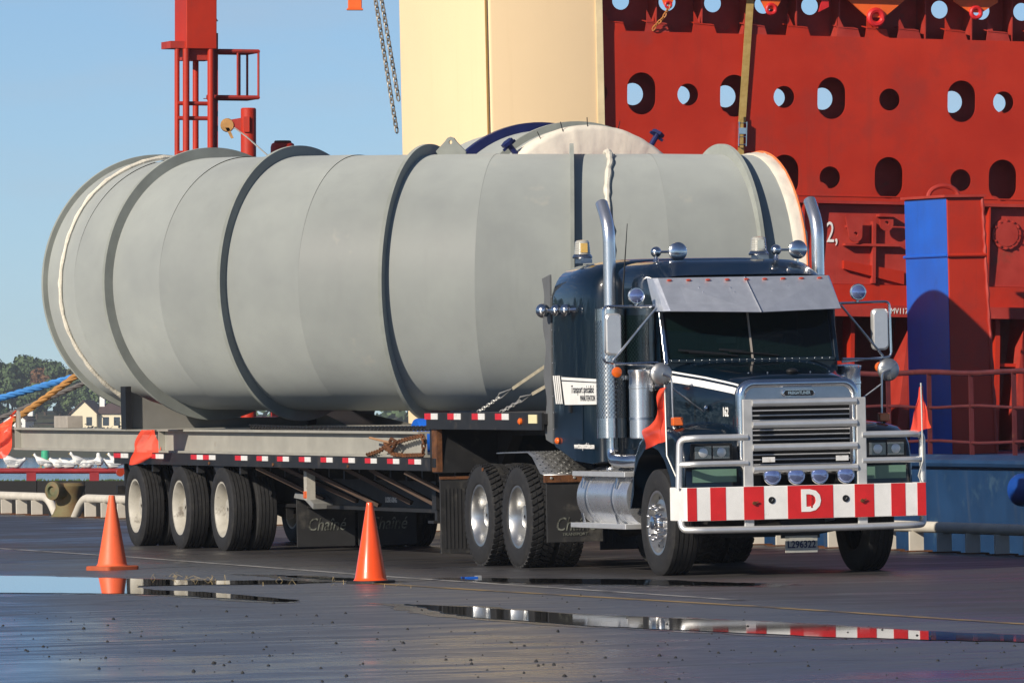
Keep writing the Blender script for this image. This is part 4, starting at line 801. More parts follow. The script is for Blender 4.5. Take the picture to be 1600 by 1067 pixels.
for v in (-1.255, 1.2): tq(TB(-7.3, -7.12, v, v + .06, .98, 1.5), 'step_post', rust, smooth=0)
for s in (-.5, .5):
    mb = MB()
    for z0, z1, wd in ((.5, .54, .18), (.54, 1.0, .03), (1.0, 1.03, .18)): mb.box(-20.2, -9.4, s - wd / 2, s + wd / 2, z0, z1)
    tq(mb, 'main_beam', blackp, smooth=0)
    mb = MB(); mb.prism([(-9.4, s - .06, .5), (-9.4, s - .06, 1.03), (-7.1, s - .06, 1.5), (-3.4, s - .06, 1.5), (-3.4, s - .06, 1.38), (-6.6, s - .06, 1.36), (-7.1, s - .06, 1.0)], (0, .12, 0)); tq(mb, 'gooseneck_beam', blackp, smooth=0)
for k in range(22): tq(TB(-20.1 + k * .6, -20.04 + k * .6, -.95, .95, .86, 1.03), 'crossmember', blackp, smooth=0)
for (u0, z0, u1, z1) in ((-13.33, 1.02, -11.67, .60), (-12.54, 1.03, -10.79, .56), (-10.91, 1.04, -9.55, .6), (-9.77, 1.01, -8.42, .56), (-8.44, .99, -7.21, .57), (-14.3, 1.0, -13.0, .6)):
    mb = MB(); mb.bar((u0, -1.21, z0 - .02), (u1 - .75, -.58, z1), .06, .045); tq(mb, 'outrigger', mat('outrigger_brown', (.06, .034, .022), .7, 0, .3, 6), smooth=0)
mb = MB(); mb.box(-13.8, -9.35, -.42, .42, .49, .53); tq(mb, 'bottom_plate', blackp, smooth=0)
# reflective tape, red and white halves
RS = [(-20.39, -19.73), (-18.82, -18.09), (-16.89, -16.36), (-16.36, -15.83), (-14.98, -14.47), (-14.07, -13.61), (-13.22, -12.75), (-12.33, -11.87), (-11.46, -11.0), (-10.6, -10.13), (-9.73, -9.29), (-8.88, -8.44), (-8.09, -7.63)]
for a, b2 in RS:
    mid = (a + b2) / 2
    tq(TB(a, mid, -1.284, -1.278, 1.06, 1.115), 'red_reflector', reflred, smooth=0); tq(TB(mid, b2, -1.284, -1.278, 1.06, 1.115), 'white_reflector', reflwhite, smooth=0)
for a, b2 in ((-7.46, -6.99), (-6.62, -6.16), (-5.75, -5.31), (-4.93, -4.47)):
    mid = (a + b2) / 2
    tq(TB(a, mid, -1.284, -1.278, 1.545, 1.61), 'red_reflector', reflred, smooth=0); tq(TB(mid, b2, -1.284, -1.278, 1.545, 1.61), 'white_reflector', reflwhite, smooth=0)
tq(TB(-3.78, -3.5, -1.286, -1.278, 1.51, 1.6), 'document_box', mat('label_yellow', (.75, .68, .4), .5), smooth=0)
tq(MB().lathe((-4.05, -1.277, 1.53), (0, -1, 0), [(0, .035), (.02, .035), (.035, .02)], 14), 'marker_lamp', amber)
for u in (-16.1, -13.4, -10.4, -5.4): tq(MB().lathe((u, -1.277, 1.02), (0, -1, 0), [(0, .02), (.012, .02)], 10), 'winch_bolt', rust)
text('LODE-KING', .085, white, trl, chain_world(trl).inverted() @ Q @ basis((-11.3, -.516, .62), (1, 0, 0), (0, 0, 1)), sx=1.0)
for u, z in ((-19.56, 0), (-17.56, 0), (-15.71, 0)):
    for s in (-1, 1):
        for dv in (1.13, .83): tw.put(trl, u - (-14), s * dv, flip=(s > 0) == (dv > 1) if dv > 1 else (s < 0))
    tq(MB().cyl((u, -1, .48), (u, 1, .48), .07, n=14), 'axle', blackp)
    for s in (-.55, .55):
        mb = MB(); mb.bar((u - .5, s, .52), (u + .45, s, .42), .08, .12); mb.cyl((u - .45, s, .5), (u - .45, s, .86), .12, n=14); tq(mb, 'air_suspension', blackp, smooth=30)
    for s in (-1, 1):
        mb = MB(); mb.prism([(u - .35, s * 1.2 - .04, .99), (u - .2, s * 1.2 - .04, .86), (u - .02, s * 1.2 - .04, .86), (u + .1, s * 1.2 - .04, .99)], (0, .08, 0)); mb.box(u + .75, u + .82, s * 1.2 - .04, s * 1.2 + .04, .9, .99); tq(mb, 'rail_bracket', blackp, smooth=0)
# mud flaps ahead of the trailer wheels and behind the drive wheels
flapm = mat('mud_flap_rubber', (.022, .022, .023), .6, 0, .2, 5, dirt=(.07, .066, .058), dscale=2.5, dcut=.55)
scriptm = mat('flap_script_silver', (.2, .21, .18), .5, .2, .3, 20, dirt=(.04, .04, .035), dscale=9, dcut=.48)
for va in (-.72, 0.02):
    tq(TB(-14.42, -14.4, va, va + .7, .05, .62), 'mud_flap', flapm, smooth=0, bevel=.004)
    text('Chaîné', .21, scriptm, trl, chain_world(trl).inverted() @ Q @ basis((-14.395, va + .35, .3), (0, 1, 0), (0, 0, 1)), sx=.78, shear=.3)
for va in (-1.22, .58):
    tq(TB(-7.17, -7.14, va, va + .64, .1, .9), 'mud_flap', flapm, smooth=0, bevel=.004)
    tq(TB(-7.17, -7.13, va, va + .64, .9, .93), 'flap_bracket', rust, smooth=0)
    for k in range(13): tq(TB(-7.14, -7.134, va + .05 + k * .043, va + .062 + k * .043, .16, .8), 'flap_rib', flapm, smooth=0)
mb = MB(); mb.prism([(-14.4, -.75, .62), (-14.35, -.75, .68), (-13.9, -.75, .66), (-13.6, -.75, .56), (-13.62, -.75, .5), (-13.95, -.75, .6)], (0, 1.5, 0)); tq(mb, 'quarter_fender', galv, smooth=0)
# landing legs
for s in (-.75, .75):
    mb = MB(); mb.box(-12.78, -12.66, s * 1.4 - .05, s * 1.4 + .05, .62, 1.0); tq(mb, 'light_bracket', wheel_white, smooth=0)
    mb = MB(); mb.box(-8.75, -8.6, s - .07, s + .07, .55, 1.3); mb.box(-8.72, -8.63, s - .05, s + .05, .42, .56); mb.box(-8.78, -8.57, s - .11, s + .11, .4, .43); tq(mb, 'landing_leg', blackp, smooth=0)
tq(TB(-12.77, -12.67, -1.112, -1.1, .64, .72), 'amber_reflector', amber, smooth=0)
for v in (-1.15, 1.05): tq(TB(-20.42, -20.36, v, v + .12, .7, 1.02), 'rear_post', blackp, smooth=0)
tq(TB(-20.46, -20.4, -1.24, 1.24, .62, .72), 'underride_bar', blackp, smooth=0)
for v in (-1.2, -.95, .8, 1.1): tq(MB().lathe((-20.4, v, .88), (-1, 0, 0), [(0, .05), (.03, .05), (.04, .03)], 14), 'tail_lamp', redlens)

# load beams lying on the deck
def ibeam(v, label):
    t = thing('steel_load_beam', label, 'steel beam', at(Q, -17, v, 1.13), 'load beams on the trailer')
    mb = MB(); mb.box(-25.85, -7.95, v - .09, v + .09, 1.13, 1.155); mb.box(-25.85, -7.95, v - .012, v + .012, 1.155, 1.385); mb.box(-25.85, -7.95, v - .09, v + .09, 1.385, 1.41)
    b_ = build(mb, 'beam', beamg, t, Q, smooth=0)
    for u in (-25.5, -18.6):
        build(MB().box(u - .012, u + .012, v - .085, v - .014, 1.156, 1.384), 'web_stiffener', beamg, b_, Q, smooth=0)
        mb = MB(); mb.loft([[Vector((u + p[0] * .09, v - .04 + dy, 1.41 + p[1])) for p in [(-1, 0), (1, 0), (1, .12), (.7, .19), (0, .22), (-.7, .19), (-1, .12)]] for dy in (-.012, .012)]); build(mb, 'stake_plate', beamg, t, Q, smooth=0)
    build(MB().box(-25.86, -25.85, v - .09, v + .09, 1.155, 1.385), 'end_plate', beamg, t, Q, smooth=0)
ibeam(-1.12, 'grey steel load beam on the near side of the deck'); ibeam(1.0, 'grey steel load beam on the far side of the deck')
# saddles under the elbow
def saddle(u0, u1, v0, v1, zt, label):
    t = thing('saddle_support', label, 'support', at(Q, u0, (v0 + v1) / 2, 1.41), 'saddles under the elbow')
    build(MB().box(u0, u0 + .06, v0, v1, 1.41, zt + .22), 'end_web', black, t, Q, smooth=0)
    mb = MB(); mb.prism([(u0 + .06, v0 + .1, 1.41), (u1, v0 + .1, 1.41), (u1, v0 + .1, zt - .06), ((u0 + u1) / 2, v0 + .1, zt - .05), (u0 + .06, v0 + .1, zt + .16)], (0, v1 - v0 - .2, 0)); build(mb, 'web_plate', saddleg, t, Q, smooth=0)
    build(MB().box(u0 - .1, u1 + .1, v0, v1, 1.412, 1.43), 'foot_plate', beamg, t, Q, smooth=0)
t = thing('saddle_support', 'grey welded saddle under the rear end of the elbow', 'support', at(Q, -17.7, -1, 1.41), 'saddles under the elbow')
mb = MB(); mb.prism([(-17.6, -1.83, 1.42), (-17.6, 1.2, 1.42), (-17.6, 1.2, 1.9), (-17.6, .6, 1.62), (-17.6, -.04, 1.53), (-17.6, -.75, 1.54), (-17.6, -1.16, 1.62), (-17.6, -1.56, 1.75), (-17.6, -1.83, 1.88)], (-.03, 0, 0)); build(mb, 'web_plate', saddleg, t, Q, smooth=0)
build(MB().box(-17.72, -17.5, -1.9, -1.83, 1.415, 1.93), 'end_web', black, t, Q, smooth=0); build(MB().box(-17.75, -17.45, -1.92, 1.2, 1.412, 1.422), 'foot_plate', beamg, t, Q, smooth=0)
saddle(-17.4, -14.3, .3, .9, 1.45, 'dark saddle under the middle of the elbow')
o = build(MB().box(-23.55, -22.9, -1.2, -1.0, 1.412, 1.56), 'timber_block', mat('timber_grey', (.34, .31, .27), .8, 0, .15, 9), None, Q, smooth=0, bevel=.006); tag(o, 'small pale timber block on the near load beam', 'block')

# ------------------------------------------------------------------ the road tractor
trk = thing('semi_truck', 'dark blue conventional semi truck with striped bumper and chrome stacks', 'truck', at(Q, 0, 0, 0))
def K(mb, name, m, parent=None, **k): return build(mb, name, m, parent or trk, None, **k)
def V3(l): return [Vector(p) for p in l]
def hoop(u, h, wb, wm, wt, n=4.5, N=28, ufun=None):
    pts = [(-h, wb)]
    for i in range(N + 1):
        t = math.pi * i / N; c, s = math.cos(t), math.sin(t)
        pts.append((-h * math.copysign(abs(c) ** (2 / n), c), wm + (wt - wm) * abs(s) ** (2 / n)))
    pts.append((h, wb))
    return [Vector(((ufun(z) if ufun else u), y, z)) for y, z in pts]
# chassis
for s in (-.43, .43): K(MB().box(-6.75, .95, s - .04, s + .04, .72, .98), 'frame_rail', blackp, smooth=0)
mb = MB()
for u in (-6.7, -5.06, -3.6, -2.2, -.6): mb.box(u, u + .1, -.4, .4, .76, .94)
K(mb, 'crossmembers', blackp, smooth=0)
mb = MB(); mb.bar((0, -1.0, .5), (0, -.5, .42), .11, .1); mb.bar((0, -.5, .42), (0, .5, .42), .11, .1); mb.bar((0, .5, .42), (0, 1.0, .5), .11, .1); K(mb, 'front_axle', blackp, smooth=0)
for u in (-4.4, -5.72): mb = MB(); mb.cyl((u, -1.1, .53), (u, 1.1, .53), .09, n=14); mb.ball((u, 0, .53), .24, 14, 8); K(mb, 'drive_axle', blackp)
mb = MB(); mb.box(-1.6, .7, -.36, .36, .45, 1.1); mb.box(-3.4, -1.6, -.2, .2, .5, .8); K(mb, 'engine_and_gearbox', void, smooth=0)
mb = MB(); mb.lathe((-5.06, 0, 1.26), (0, 0, 1), [(0, .42), (.08, .45), (.1, .42)], 28); mb.box(-5.5, -4.6, -.4, .4, 1.0, 1.26); K(mb, 'fifth_wheel', blackp)
mb = MB(); mb.box(-3.3, -2.4, .2, 1.0, .5, .95); K(mb, 'battery_box', blackp, smooth=0)
# hood
HS = [(-.40, .955, 1.2, 1.62, 2.13), (-.1, .89, 1.2, 1.6, 2.10), (.25, .79, 1.2, 1.56, 2.065), (.6, .695, 1.2, 1.52, 2.02), (.86, .645, 1.15, 1.5, 1.985), (.94, .63, 1.15, 1.48, 1.965), (.97, .60, 1.15, 1.48, 1.935)]
hood = K(MB().loft([hoop(u, h, wb, wm, wt) for u, h, wb, wm, wt in HS], False, False), 'hood', paint, smooth=50)
def hpt(u, t, off=.004):
    for a, b2 in zip(HS, HS[1:]):
        if a[0] <= u <= b2[0]:
            k = (u - a[0]) / (b2[0] - a[0]); h, wb, wm, wt = [a[i] + (b2[i] - a[i]) * k for i in range(1, 5)]; n = 4.5
            f_ = lambda tt: Vector((u, -h * math.cos(tt) ** (2 / n), wm + (wt - wm) * math.sin(tt) ** (2 / n)))
            p = f_(t); d = f_(t + .02) - f_(t - .02); nr = Vector((0, -d.z, d.y)).normalized()
            if nr.y > 0 and nr.z < .2: nr = -nr
            return p + Vector((0, -abs(nr.y), abs(nr.z))) * off
for t0, t1 in ((.34, .52), (.60, .66)):
    mb = MB(); us = [-.38 + 1.26 * k / 20 for k in range(21)]
    mb.loft([[hpt(u, t0 + (t1 - t0) * j / 3) for j in range(4)] for u in us], False, False); K(mb, 'white_stripe', white, hood, smooth=60)
text('162', .125, white, hood, basis((.74, -.677, 1.615), (.97, .2, 0), (0, 0, 1)), sx=.62, bold=.003)
for y in (-.45, -.25, .2, .4): K(MB().ball((.8, y, 2.0), .008, 8, 6), 'rivet', steel, hood)
mb = MB(); mb.ball((.82, .0, 2.01), .05, 12, 8, (1, 1.3, .6)); mb.cyl((.82, -.02, 1.98), (.82, -.02, 2.03), .03, n=8); K(mb, 'hood_ornament', black, hood)
mb = MB(); mb.lathe((.42, -.76, 1.66), (-.2, -1, 0), [(0, .03), (.015, .03), (.03, .012)], 12); K(mb, 'hood_latch', chrome, hood)
# fenders
ARC0 = Vector((0, 0, .545))
for s in (-1, 1):
    PR = [(-.66, .8), (-.64, 1.0), (-.56, 1.2), (-.42, 1.33), (-.2, 1.42), (.1, 1.465), (.4, 1.465), (.62, 1.44), (.8, 1.37), (.9, 1.27), (.95, 1.12), (.965, .95), (.97, .72)]
    cen = Vector((.15, 0, .8))
    def sh(y, k, dz=0):
        out = []
        for (u, w) in PR:
            p = Vector((u, 0, w)); p = cen + (p - cen) * k; out.append(Vector((p.x, s * y, p.z + dz)))
        return out
    arch = []
    for i, (u, w) in enumerate(PR):
        a = R(196 - 212 * i / (len(PR) - 1)); arch.append(Vector((.70 * math.cos(a) - .03, s * 1.19, max(.545 + .74 * math.sin(a), .66))))
    arch_in = [Vector((p.x, s * .7, p.z)) for p in arch]
    fen = K(MB().loft([arch_in, [p + Vector((0, s * .012, 0)) for p in arch], sh(1.205, .93), sh(1.2, .975), sh(1.17, 1.0), sh(1.02, 1.01, .02), sh(.8, 1.01, .05), sh(.58, 1.01, .07)], False, False), 'fender', paint, smooth=50)
    # headlamps
    mb = MB(); mb.box(.955, 1.0, min(s * .70, s * 1.13), max(s * .70, s * 1.13), 1.135, 1.315); hl = K(mb, 'headlamp', black, smooth=0, bevel=.012)
    mb = MB(); mb.box(.99, 1.004, min(s * .72, s * 1.11), max(s * .72, s * 1.11), 1.15, 1.30); K(mb, 'bezel', black, hl, smooth=0)
    for y in (.82, 1.01):
        K(MB().box(1.0, 1.012, s * y - .088, s * y + .088, 1.16, 1.29), 'lens', lens_clear, hl, smooth=0, bevel=.01)
        K(MB().lathe((1.01, s * y, 1.225), (1, 0, 0), [(0, .05), (.006, .045), (.012, .02)], 16), 'bulb_reflector', satin, hl)
    mb = MB(); mb.lathe((.46, s * 1.09, 1.46), (0, 0, 1), [(0, .015), (.06, .015)], 8); tl = K(mb, 'turn_signal', black)
    K(MB().box(.42, .5, s * 1.09 - .055, s * 1.09 + .055, 1.49, 1.575), 'amber_lens', amber, tl, smooth=0, bevel=.012)
    K(MB().box(.975, .99, min(s * .66, s * 1.12), max(s * .66, s * 1.12), .93, 1.06), 'valance_panel', mat('valance_green', (.11, .2, .15), .35, 0, .1, 4, coat=.4), smooth=0)
# grille
def loopyz(y0, y1, z0, z1, r, u, n=6): return [Vector((u, y, z)) for y, z in rrect(y0, y1, z0, z1, r, n)]
shell = K(MB().loft([loopyz(-.635, .635, .98, 1.935, .15, .93), loopyz(-.635, .635, .98, 1.935, .15, .985), loopyz(-.615, .615, 1.0, 1.915, .14, 1.015), loopyz(-.575, .575, 1.02, 1.875, .11, 1.018), loopyz(-.555, .555, 1.03, 1.855, .1, .995)], True, False), 'grille_shell', chrome, smooth=60)
K(MB().box(.955, .99, -.56, .56, 1.725, 1.86), 'header_panel', steel, shell, smooth=0)
K(MB().box(.93, .955, -.57, .57, 1.0, 1.73), 'grille_backing', void, smooth=0)
for k in range(15):
    z = 1.04 + k * .0485; mb = MB(); mb.loft([[Vector((.965, y, z + .004)), Vector((.997, y, z - .002)), Vector((1.002, y, z + .003)), Vector((.998, y, z + .011))] for y in (-.535, .535)]); K(mb, 'louver', louver_m, shell, smooth=0)
for y in (-.545, .545): K(MB().box(.96, 1.004, y - .015, y + .015, 1.02, 1.73), 'side_bar', chrome, shell, smooth=0)
mb = MB(); mb.loft([[Vector((u, y * k_, 1.795 + (z - 1.795) * k_)) for y, z in rrect(-.17, .17, 1.76, 1.83, .034, 6)] for u, k_ in ((.99, 1), (1.012, 1), (1.016, .96))]); bd = K(mb, 'badge', chrome, shell, smooth=40)
mb = MB(); mb.loft([[Vector((u, y, z)) for y, z in rrect(-.155, .155, 1.768, 1.822, .026, 6)] for u in (1.015, 1.02)]); K(mb, 'badge_field', black, shell, smooth=40)
text('FREIGHTLINER', .042, chrome, shell, basis((1.021, 0, 1.795), (0, 1, 0), (0, 0, 1)), sx=.86, bold=.001)
# bumper with red and white stripes
def bump_loop(z): 
    pts = [(.70, -1.262), (1.12, -1.262), (1.2, -1.25), (1.215, 0), (1.2, 1.25), (1.12, 1.262), (.7, 1.262), (.7, 1.2), (1.13, 1.19), (1.13, -1.19), (.7, -1.2)]
    return [Vector((u, v, z)) for u, v in pts]
bum = K(MB().loft([bump_loop(.555), bump_loop(.885)]), 'bumper', white, smooth=0, bevel=.008)
def bx_(y): return 1.2 + .015 * (1 - abs(y) / 1.25)
def sy(px): return (px - 1260) / 149.3
for a, b2 in ((1073.3, 1088), (1109, 1133), (1161, 1192), (1229, 1300), (1334, 1364.5), (1391.6, 1414), (1433, 1446.5)):
    y0, y1 = sy(a), sy(b2); mb = MB(); ys = [y0, y1] if y0 * y1 > 0 else [y0, 0, y1]
    mb.loft([[Vector((bx_(y) + .0005, y, .557)), Vector((bx_(y) + .003, y, .557)), Vector((bx_(y) + .003, y, .883)), Vector((bx_(y) + .0005, y, .883))] for y in ys]); K(mb, 'red_stripe', wred, bum, smooth=0)
text('D', .29, white, bum, basis((1.2195, .03, .722), (0, 1, 0), (0, 0, 1)), sx=1.0, bold=.012, ext=.003)
mb = MB(); mb.box(1.213, 1.2235, .03, .05, .66, .785); K(mb, 'hinge', wred, bum, smooth=0)
for z in (.67, .70, .75, .785): K(MB().ball((1.2245, .04, z), .005, 6, 4), 'hinge_bolt', rust, bum)
for y in (-.375, .40): mb = MB(); mb.lathe((1.2, y, .745), (1, 0, 0), [(.0, .034), (.0185, .034), (.019, .012), (.0195, .001)], 18); K(mb, 'tow_eye', black, bum); K(MB().bar((1.221, y - .004, .735), (1.221, y + .012, .757), .006, .004), 'tow_hook', galv, bum)
for y in (-.56, .57): mb = MB(); mb.cyl((1.2, y, .72), (1.235, y, .72), .018, n=8); mb.bar((1.23, y, .72), (1.23, y + .04, .735), .01, .012); K(mb, 'tow_pin', rust, bum)
# licence plate
mb = MB(); mb.box(1.0, 1.01, -.17, .17, .215, .385); pl = K(mb, 'licence_plate', mat('plate_white', (.36, .36, .33), .45, 0, .1, 20, dirt=(.4, .37, .3), dscale=6, dcut=.5), smooth=0, bevel=.004)
text('L296322', .1, mat('plate_navy', (.01, .014, .06), .5), pl, basis((1.0115, 0, .295), (0, 1, 0), (0, 0, 1)), sx=.86, bold=.002)
mb = MB(); mb.box(.96, .99, -.2, .2, .36, .6); K(mb, 'plate_bracket', blackp, smooth=0)
# grille guard
gd = K(MB().box(1.14, 1.175, -.645, -.545, .445, 1.742), 'guard_upright', cast, smooth=0, bevel=.008)
K(MB().box(1.14, 1.175, .545, .645, .445, 1.742), 'guard_upright', cast, smooth=0, bevel=.008)
for z in (1.705, 1.49, 1.265, 1.05): K(MB().cyl((1.16, -.545, z), (1.16, .545, z), .036, n=16), 'guard_bar', satin)
for s in (-1, 1):
    K(MB().tube(round_path([(1.16, s * .6, 1.37), (1.16, s * 1.16, 1.37), (1.06, s * 1.27, 1.36), (1.04, s * 1.28, .88)], .14, 7), .034, 12), 'guard_side_bar', satin)
    K(MB().tube(round_path([(1.16, s * .6, 1.115), (1.16, s * 1.16, 1.115), (1.05, s * 1.275, 1.11)], .1, 6), .03, 12), 'guard_side_bar', satin)
    K(MB().tube(round_path([(1.05, s * 1.27, .56), (1.08, s * 1.26, .47), (1.16, s * 1.12, .465), (1.19, s * .4, .46), (1.19, 0, .46)], .09, 6), .035, 12), 'lower_bar', satin)
# driving lamps
for y in (-.35, -.1, .145, .42):
    lp = K(MB().lathe((1.12, y, .985), (1, 0, 0), [(-.06, .03), (-.03, .07), (.02, .09), (.05, .095), (.06, .09), (.055, .086)], 24), 'driving_lamp', chrome)
    K(MB().lathe((1.17, y, .985), (1, 0, 0), [(0, .088), (.018, .07), (.026, .03), (.028, .002)], 24), 'lamp_lens', lamp_glass, lp)
    K(MB().cyl((1.12, y, .86), (1.12, y, .93), .012, n=8), 'lamp_stem', black, lp)
for y in (-.4, .37): K(MB().box(1.2, 1.205, y - .06, y + .07, 1.12, 1.17), 'name_tag', reflwhite, smooth=0)
# cab
cf_ = lambda z: -.40 - max(0, z - 2.1) * .30
CAB = [hoop(0, .925, 1.15, 2.6, 2.99, 7, ufun=cf_), hoop(-.78, .94, 1.15, 2.6, 3.10, 6), hoop(-1.1, .95, 1.15, 2.6, 3.145, 6), hoop(-1.78, .985, 1.15, 2.6, 3.15, 6)]
CAB[1] = [Vector((min(p.x, cf_(p.z) - .28), p.y, p.z)) for p in CAB[1]]
cab = K(MB().loft(CAB, False, False), 'cab', paint, smooth=45)
def slab(y0, y1, z0, z1, off=0, th=.02):
    mb = MB(); mb.loft([[Vector((cf_(z) + off, y, z)) for y, z in ((y0, z0), (y1, z0), (y1, z1), (y0, z1))], [Vector((cf_(z) + off - th, y, z)) for y, z in ((y0, z0), (y1, z0), (y1, z1), (y0, z1))]]); return mb
K(slab(-.92, .92, 1.2, 2.145, .004), 'cowl', paint, cab, smooth=0)
K(slab(-.9, .9, 2.72, 2.97, .004), 'header', paint, cab, smooth=0)
for s in (-1, 1):
    K(slab(min(s * .87, s * .92), max(s * .87, s * .92), 2.145, 2.72, .004), 'pillar', paint, cab, smooth=0)
    K(slab(min(s * .885, s * .93), max(s * .885, s * .93), 2.10, 2.64, .03, .02), 'pillar_trim', chrome if s < 0 else paint, cab, smooth=0, bevel=.008)
    mb = MB(); y0, y1 = (-.87, -.012) if s < 0 else (.012, .87); mb.loft([[Vector((cf_(z) + (.0 if abs(y) > .5 else .05) - tt, y, z)) for y, z in ((y0, 2.145), (y1, 2.145), (y1, 2.72), (y0, 2.72))] for tt in (0, .008)]); K(mb, 'windshield_pane', glass, cab, smooth=0)
mb = MB(); mb.loft([[Vector((cf_(z) + .06 - d, y, z)) for y, z in ((-.009, 2.145), (.009, 2.145), (.009, 2.72), (-.009, 2.72))] for d in (0, .03)]); K(mb, 'windshield_post', mat('post_pale', (.3, .27, .24), .5), cab, smooth=0)
mb = MB(); mb.box(-.42, -.36, -.88, .88, 2.105, 2.15); K(mb, 'wiper_cowl', paint, cab, smooth=0, bevel=.01)
for k in range(44): K(MB().ball((-.357, -.86 + k * .04, 2.135), .003, 5, 4), 'rivet', steel, cab) if k % 2 == 0 else None
for s, y in ((-1, -.15), (1, .28)):
    mb = MB(); mb.tube([(-.37, y, 2.17), (cf_(2.2) + .07, y - .2, 2.19), (cf_(2.22) + .07, y - .52, 2.215)], .008, 6); mb.bar((cf_(2.23) + .045, y - .1, 2.19), (cf_(2.24) + .045, y - .62, 2.24), .012, .02); K(mb, 'wiper', black, cab)
# interior
K(MB().box(-.78, -.5, -.9, .9, 1.6, 2.16), 'dashboard', void, cab, smooth=0)
K(MB().box(-1.8, -1.7, -.9, .9, 1.2, 3.0), 'rear_liner', void, cab, smooth=0)
for y in (-.45, .45): K(MB().box(-1.45, -1.3, y - .25, y + .25, 1.6, 2.45), 'seat', mat('seat_grey', (.07, .075, .08), .8), cab, smooth=0, bevel=.05)
sw = Vector((-.72, .42, 2.29)); ax = Vector((-.5, 0, .85)).normalized(); e1 = ax.cross(Vector((0, 1, 0))); mb = MB()
mb.tube([sw + Vector((0, 1, 0)) * .23 * math.cos(a) + e1 * .23 * math.sin(a) for a in [i * R(15) for i in range(24)]], .014, 8, closed=True)
for a in (20, 160, 270): mb.tube([sw, sw + Vector((0, 1, 0)) * .23 * math.cos(R(a)) + e1 * .23 * math.sin(R(a))], .012, 6)
K(mb, 'steering_wheel', mat('wheel_grey', (.12, .13, .13), .5), cab)
K(MB().box(-.6, -.58, -.3, -.1, 2.3, 2.36), 'dash_card', mat('card_green', (.3, .5, .4), .6), cab, smooth=0)
# doors
for s in (-1, 1):
    dr = K(MB().box(-1.62, -.6, s * .962 - .012, s * .962 + .012, 1.25, 2.68), 'door', paint, smooth=0, bevel=.006)
    K(MB().box(-1.5, -.72, s * .976 - .004, s * .976 + .004, 2.12, 2.6), 'door_window', glass, dr, smooth=0)
    K(MB().box(-1.5, -1.35, s * 1.0 - .012, s * 1.0 + .012, 1.95, 1.99), 'door_handle', chrome, dr, smooth=0)
    K(MB().tube([(-1.66, s * 1.03, 1.6), (-1.66, s * 1.06, 1.65), (-1.66, s * 1.06, 2.5), (-1.66, s * 1.03, 2.55)], .014, 8), 'grab_rail', chrome, dr)
# sun visor
def vis(y, z): k = abs(y) / .92; top = (-.56 - .05 * k, 2.965); bot = (-.06 - .17 * k, 2.605 + .025 * k); t = (z); return Vector((top[0] + (bot[0] - top[0]) * t, y, top[1] + (bot[1] - top[1]) * t))
for y0, y1 in ((-.9, -.004), (.004, .9)):
    mb = MB(); mb.loft([[vis(y0, 0), vis(y1, 0), vis(y1, 1), vis(y0, 1)], [vis(y0, 0) - Vector((.012, 0, .006)), vis(y1, 0) - Vector((.012, 0, .006)), vis(y1, 1) - Vector((.012, 0, .006)), vis(y0, 1) - Vector((.012, 0, .006))]]); K(mb, 'visor_panel', visor_m, smooth=0)
K(MB().bar(vis(0, -.01) + Vector((.004, 0, 0)), vis(0, 1.01) + Vector((.004, 0, 0)), .018, .008, (0, 1, 0)), 'visor_seam', chrome, smooth=0)
for s in (-1, 1):
    mb = MB(); a, b2 = vis(s * .905, 0), vis(s * .905, 1); c, d = a + Vector((-.2, s * .05, 0)), b2 + Vector((-.36, s * .05, .0))
    mb.loft([[a, b2, b2 + Vector((-.1, s * .035, 0)), a + Vector((-.06, s * .035, 0))]] * 1 + [[x + Vector((0, -s * .012, 0)) for x in (a, b2, b2 + Vector((-.1, s * .035, 0)), a + Vector((-.06, s * .035, 0)))]]); mb.loft([[a + Vector((-.06, s * .035, 0)), b2 + Vector((-.1, s * .035, 0)), d, c], [x + Vector((0, -s * .012, 0)) for x in (a + Vector((-.06, s * .035, 0)), b2 + Vector((-.1, s * .035, 0)), d, c)]]); K(mb, 'visor_wing', visor_m, smooth=0)
for i in range(9):
    y = -.80 + i * .2; p = vis(y, .09); mb = MB(); mb.ball(p + Vector((.01, 0, .006)), .026, 12, 6, (.5, 1.15, .45)); K(mb, 'marker_lamp', redlens)
for y, t_ in ((-.52, .28), (-.5, .42), (-.2, .3), (-.18, .42), (.22, .42), (.42, .3), (.5, .44)): K(MB().ball(vis(y, t_) + Vector((.004, 0, 0)), .007, 6, 4), 'visor_rivet', chrome)
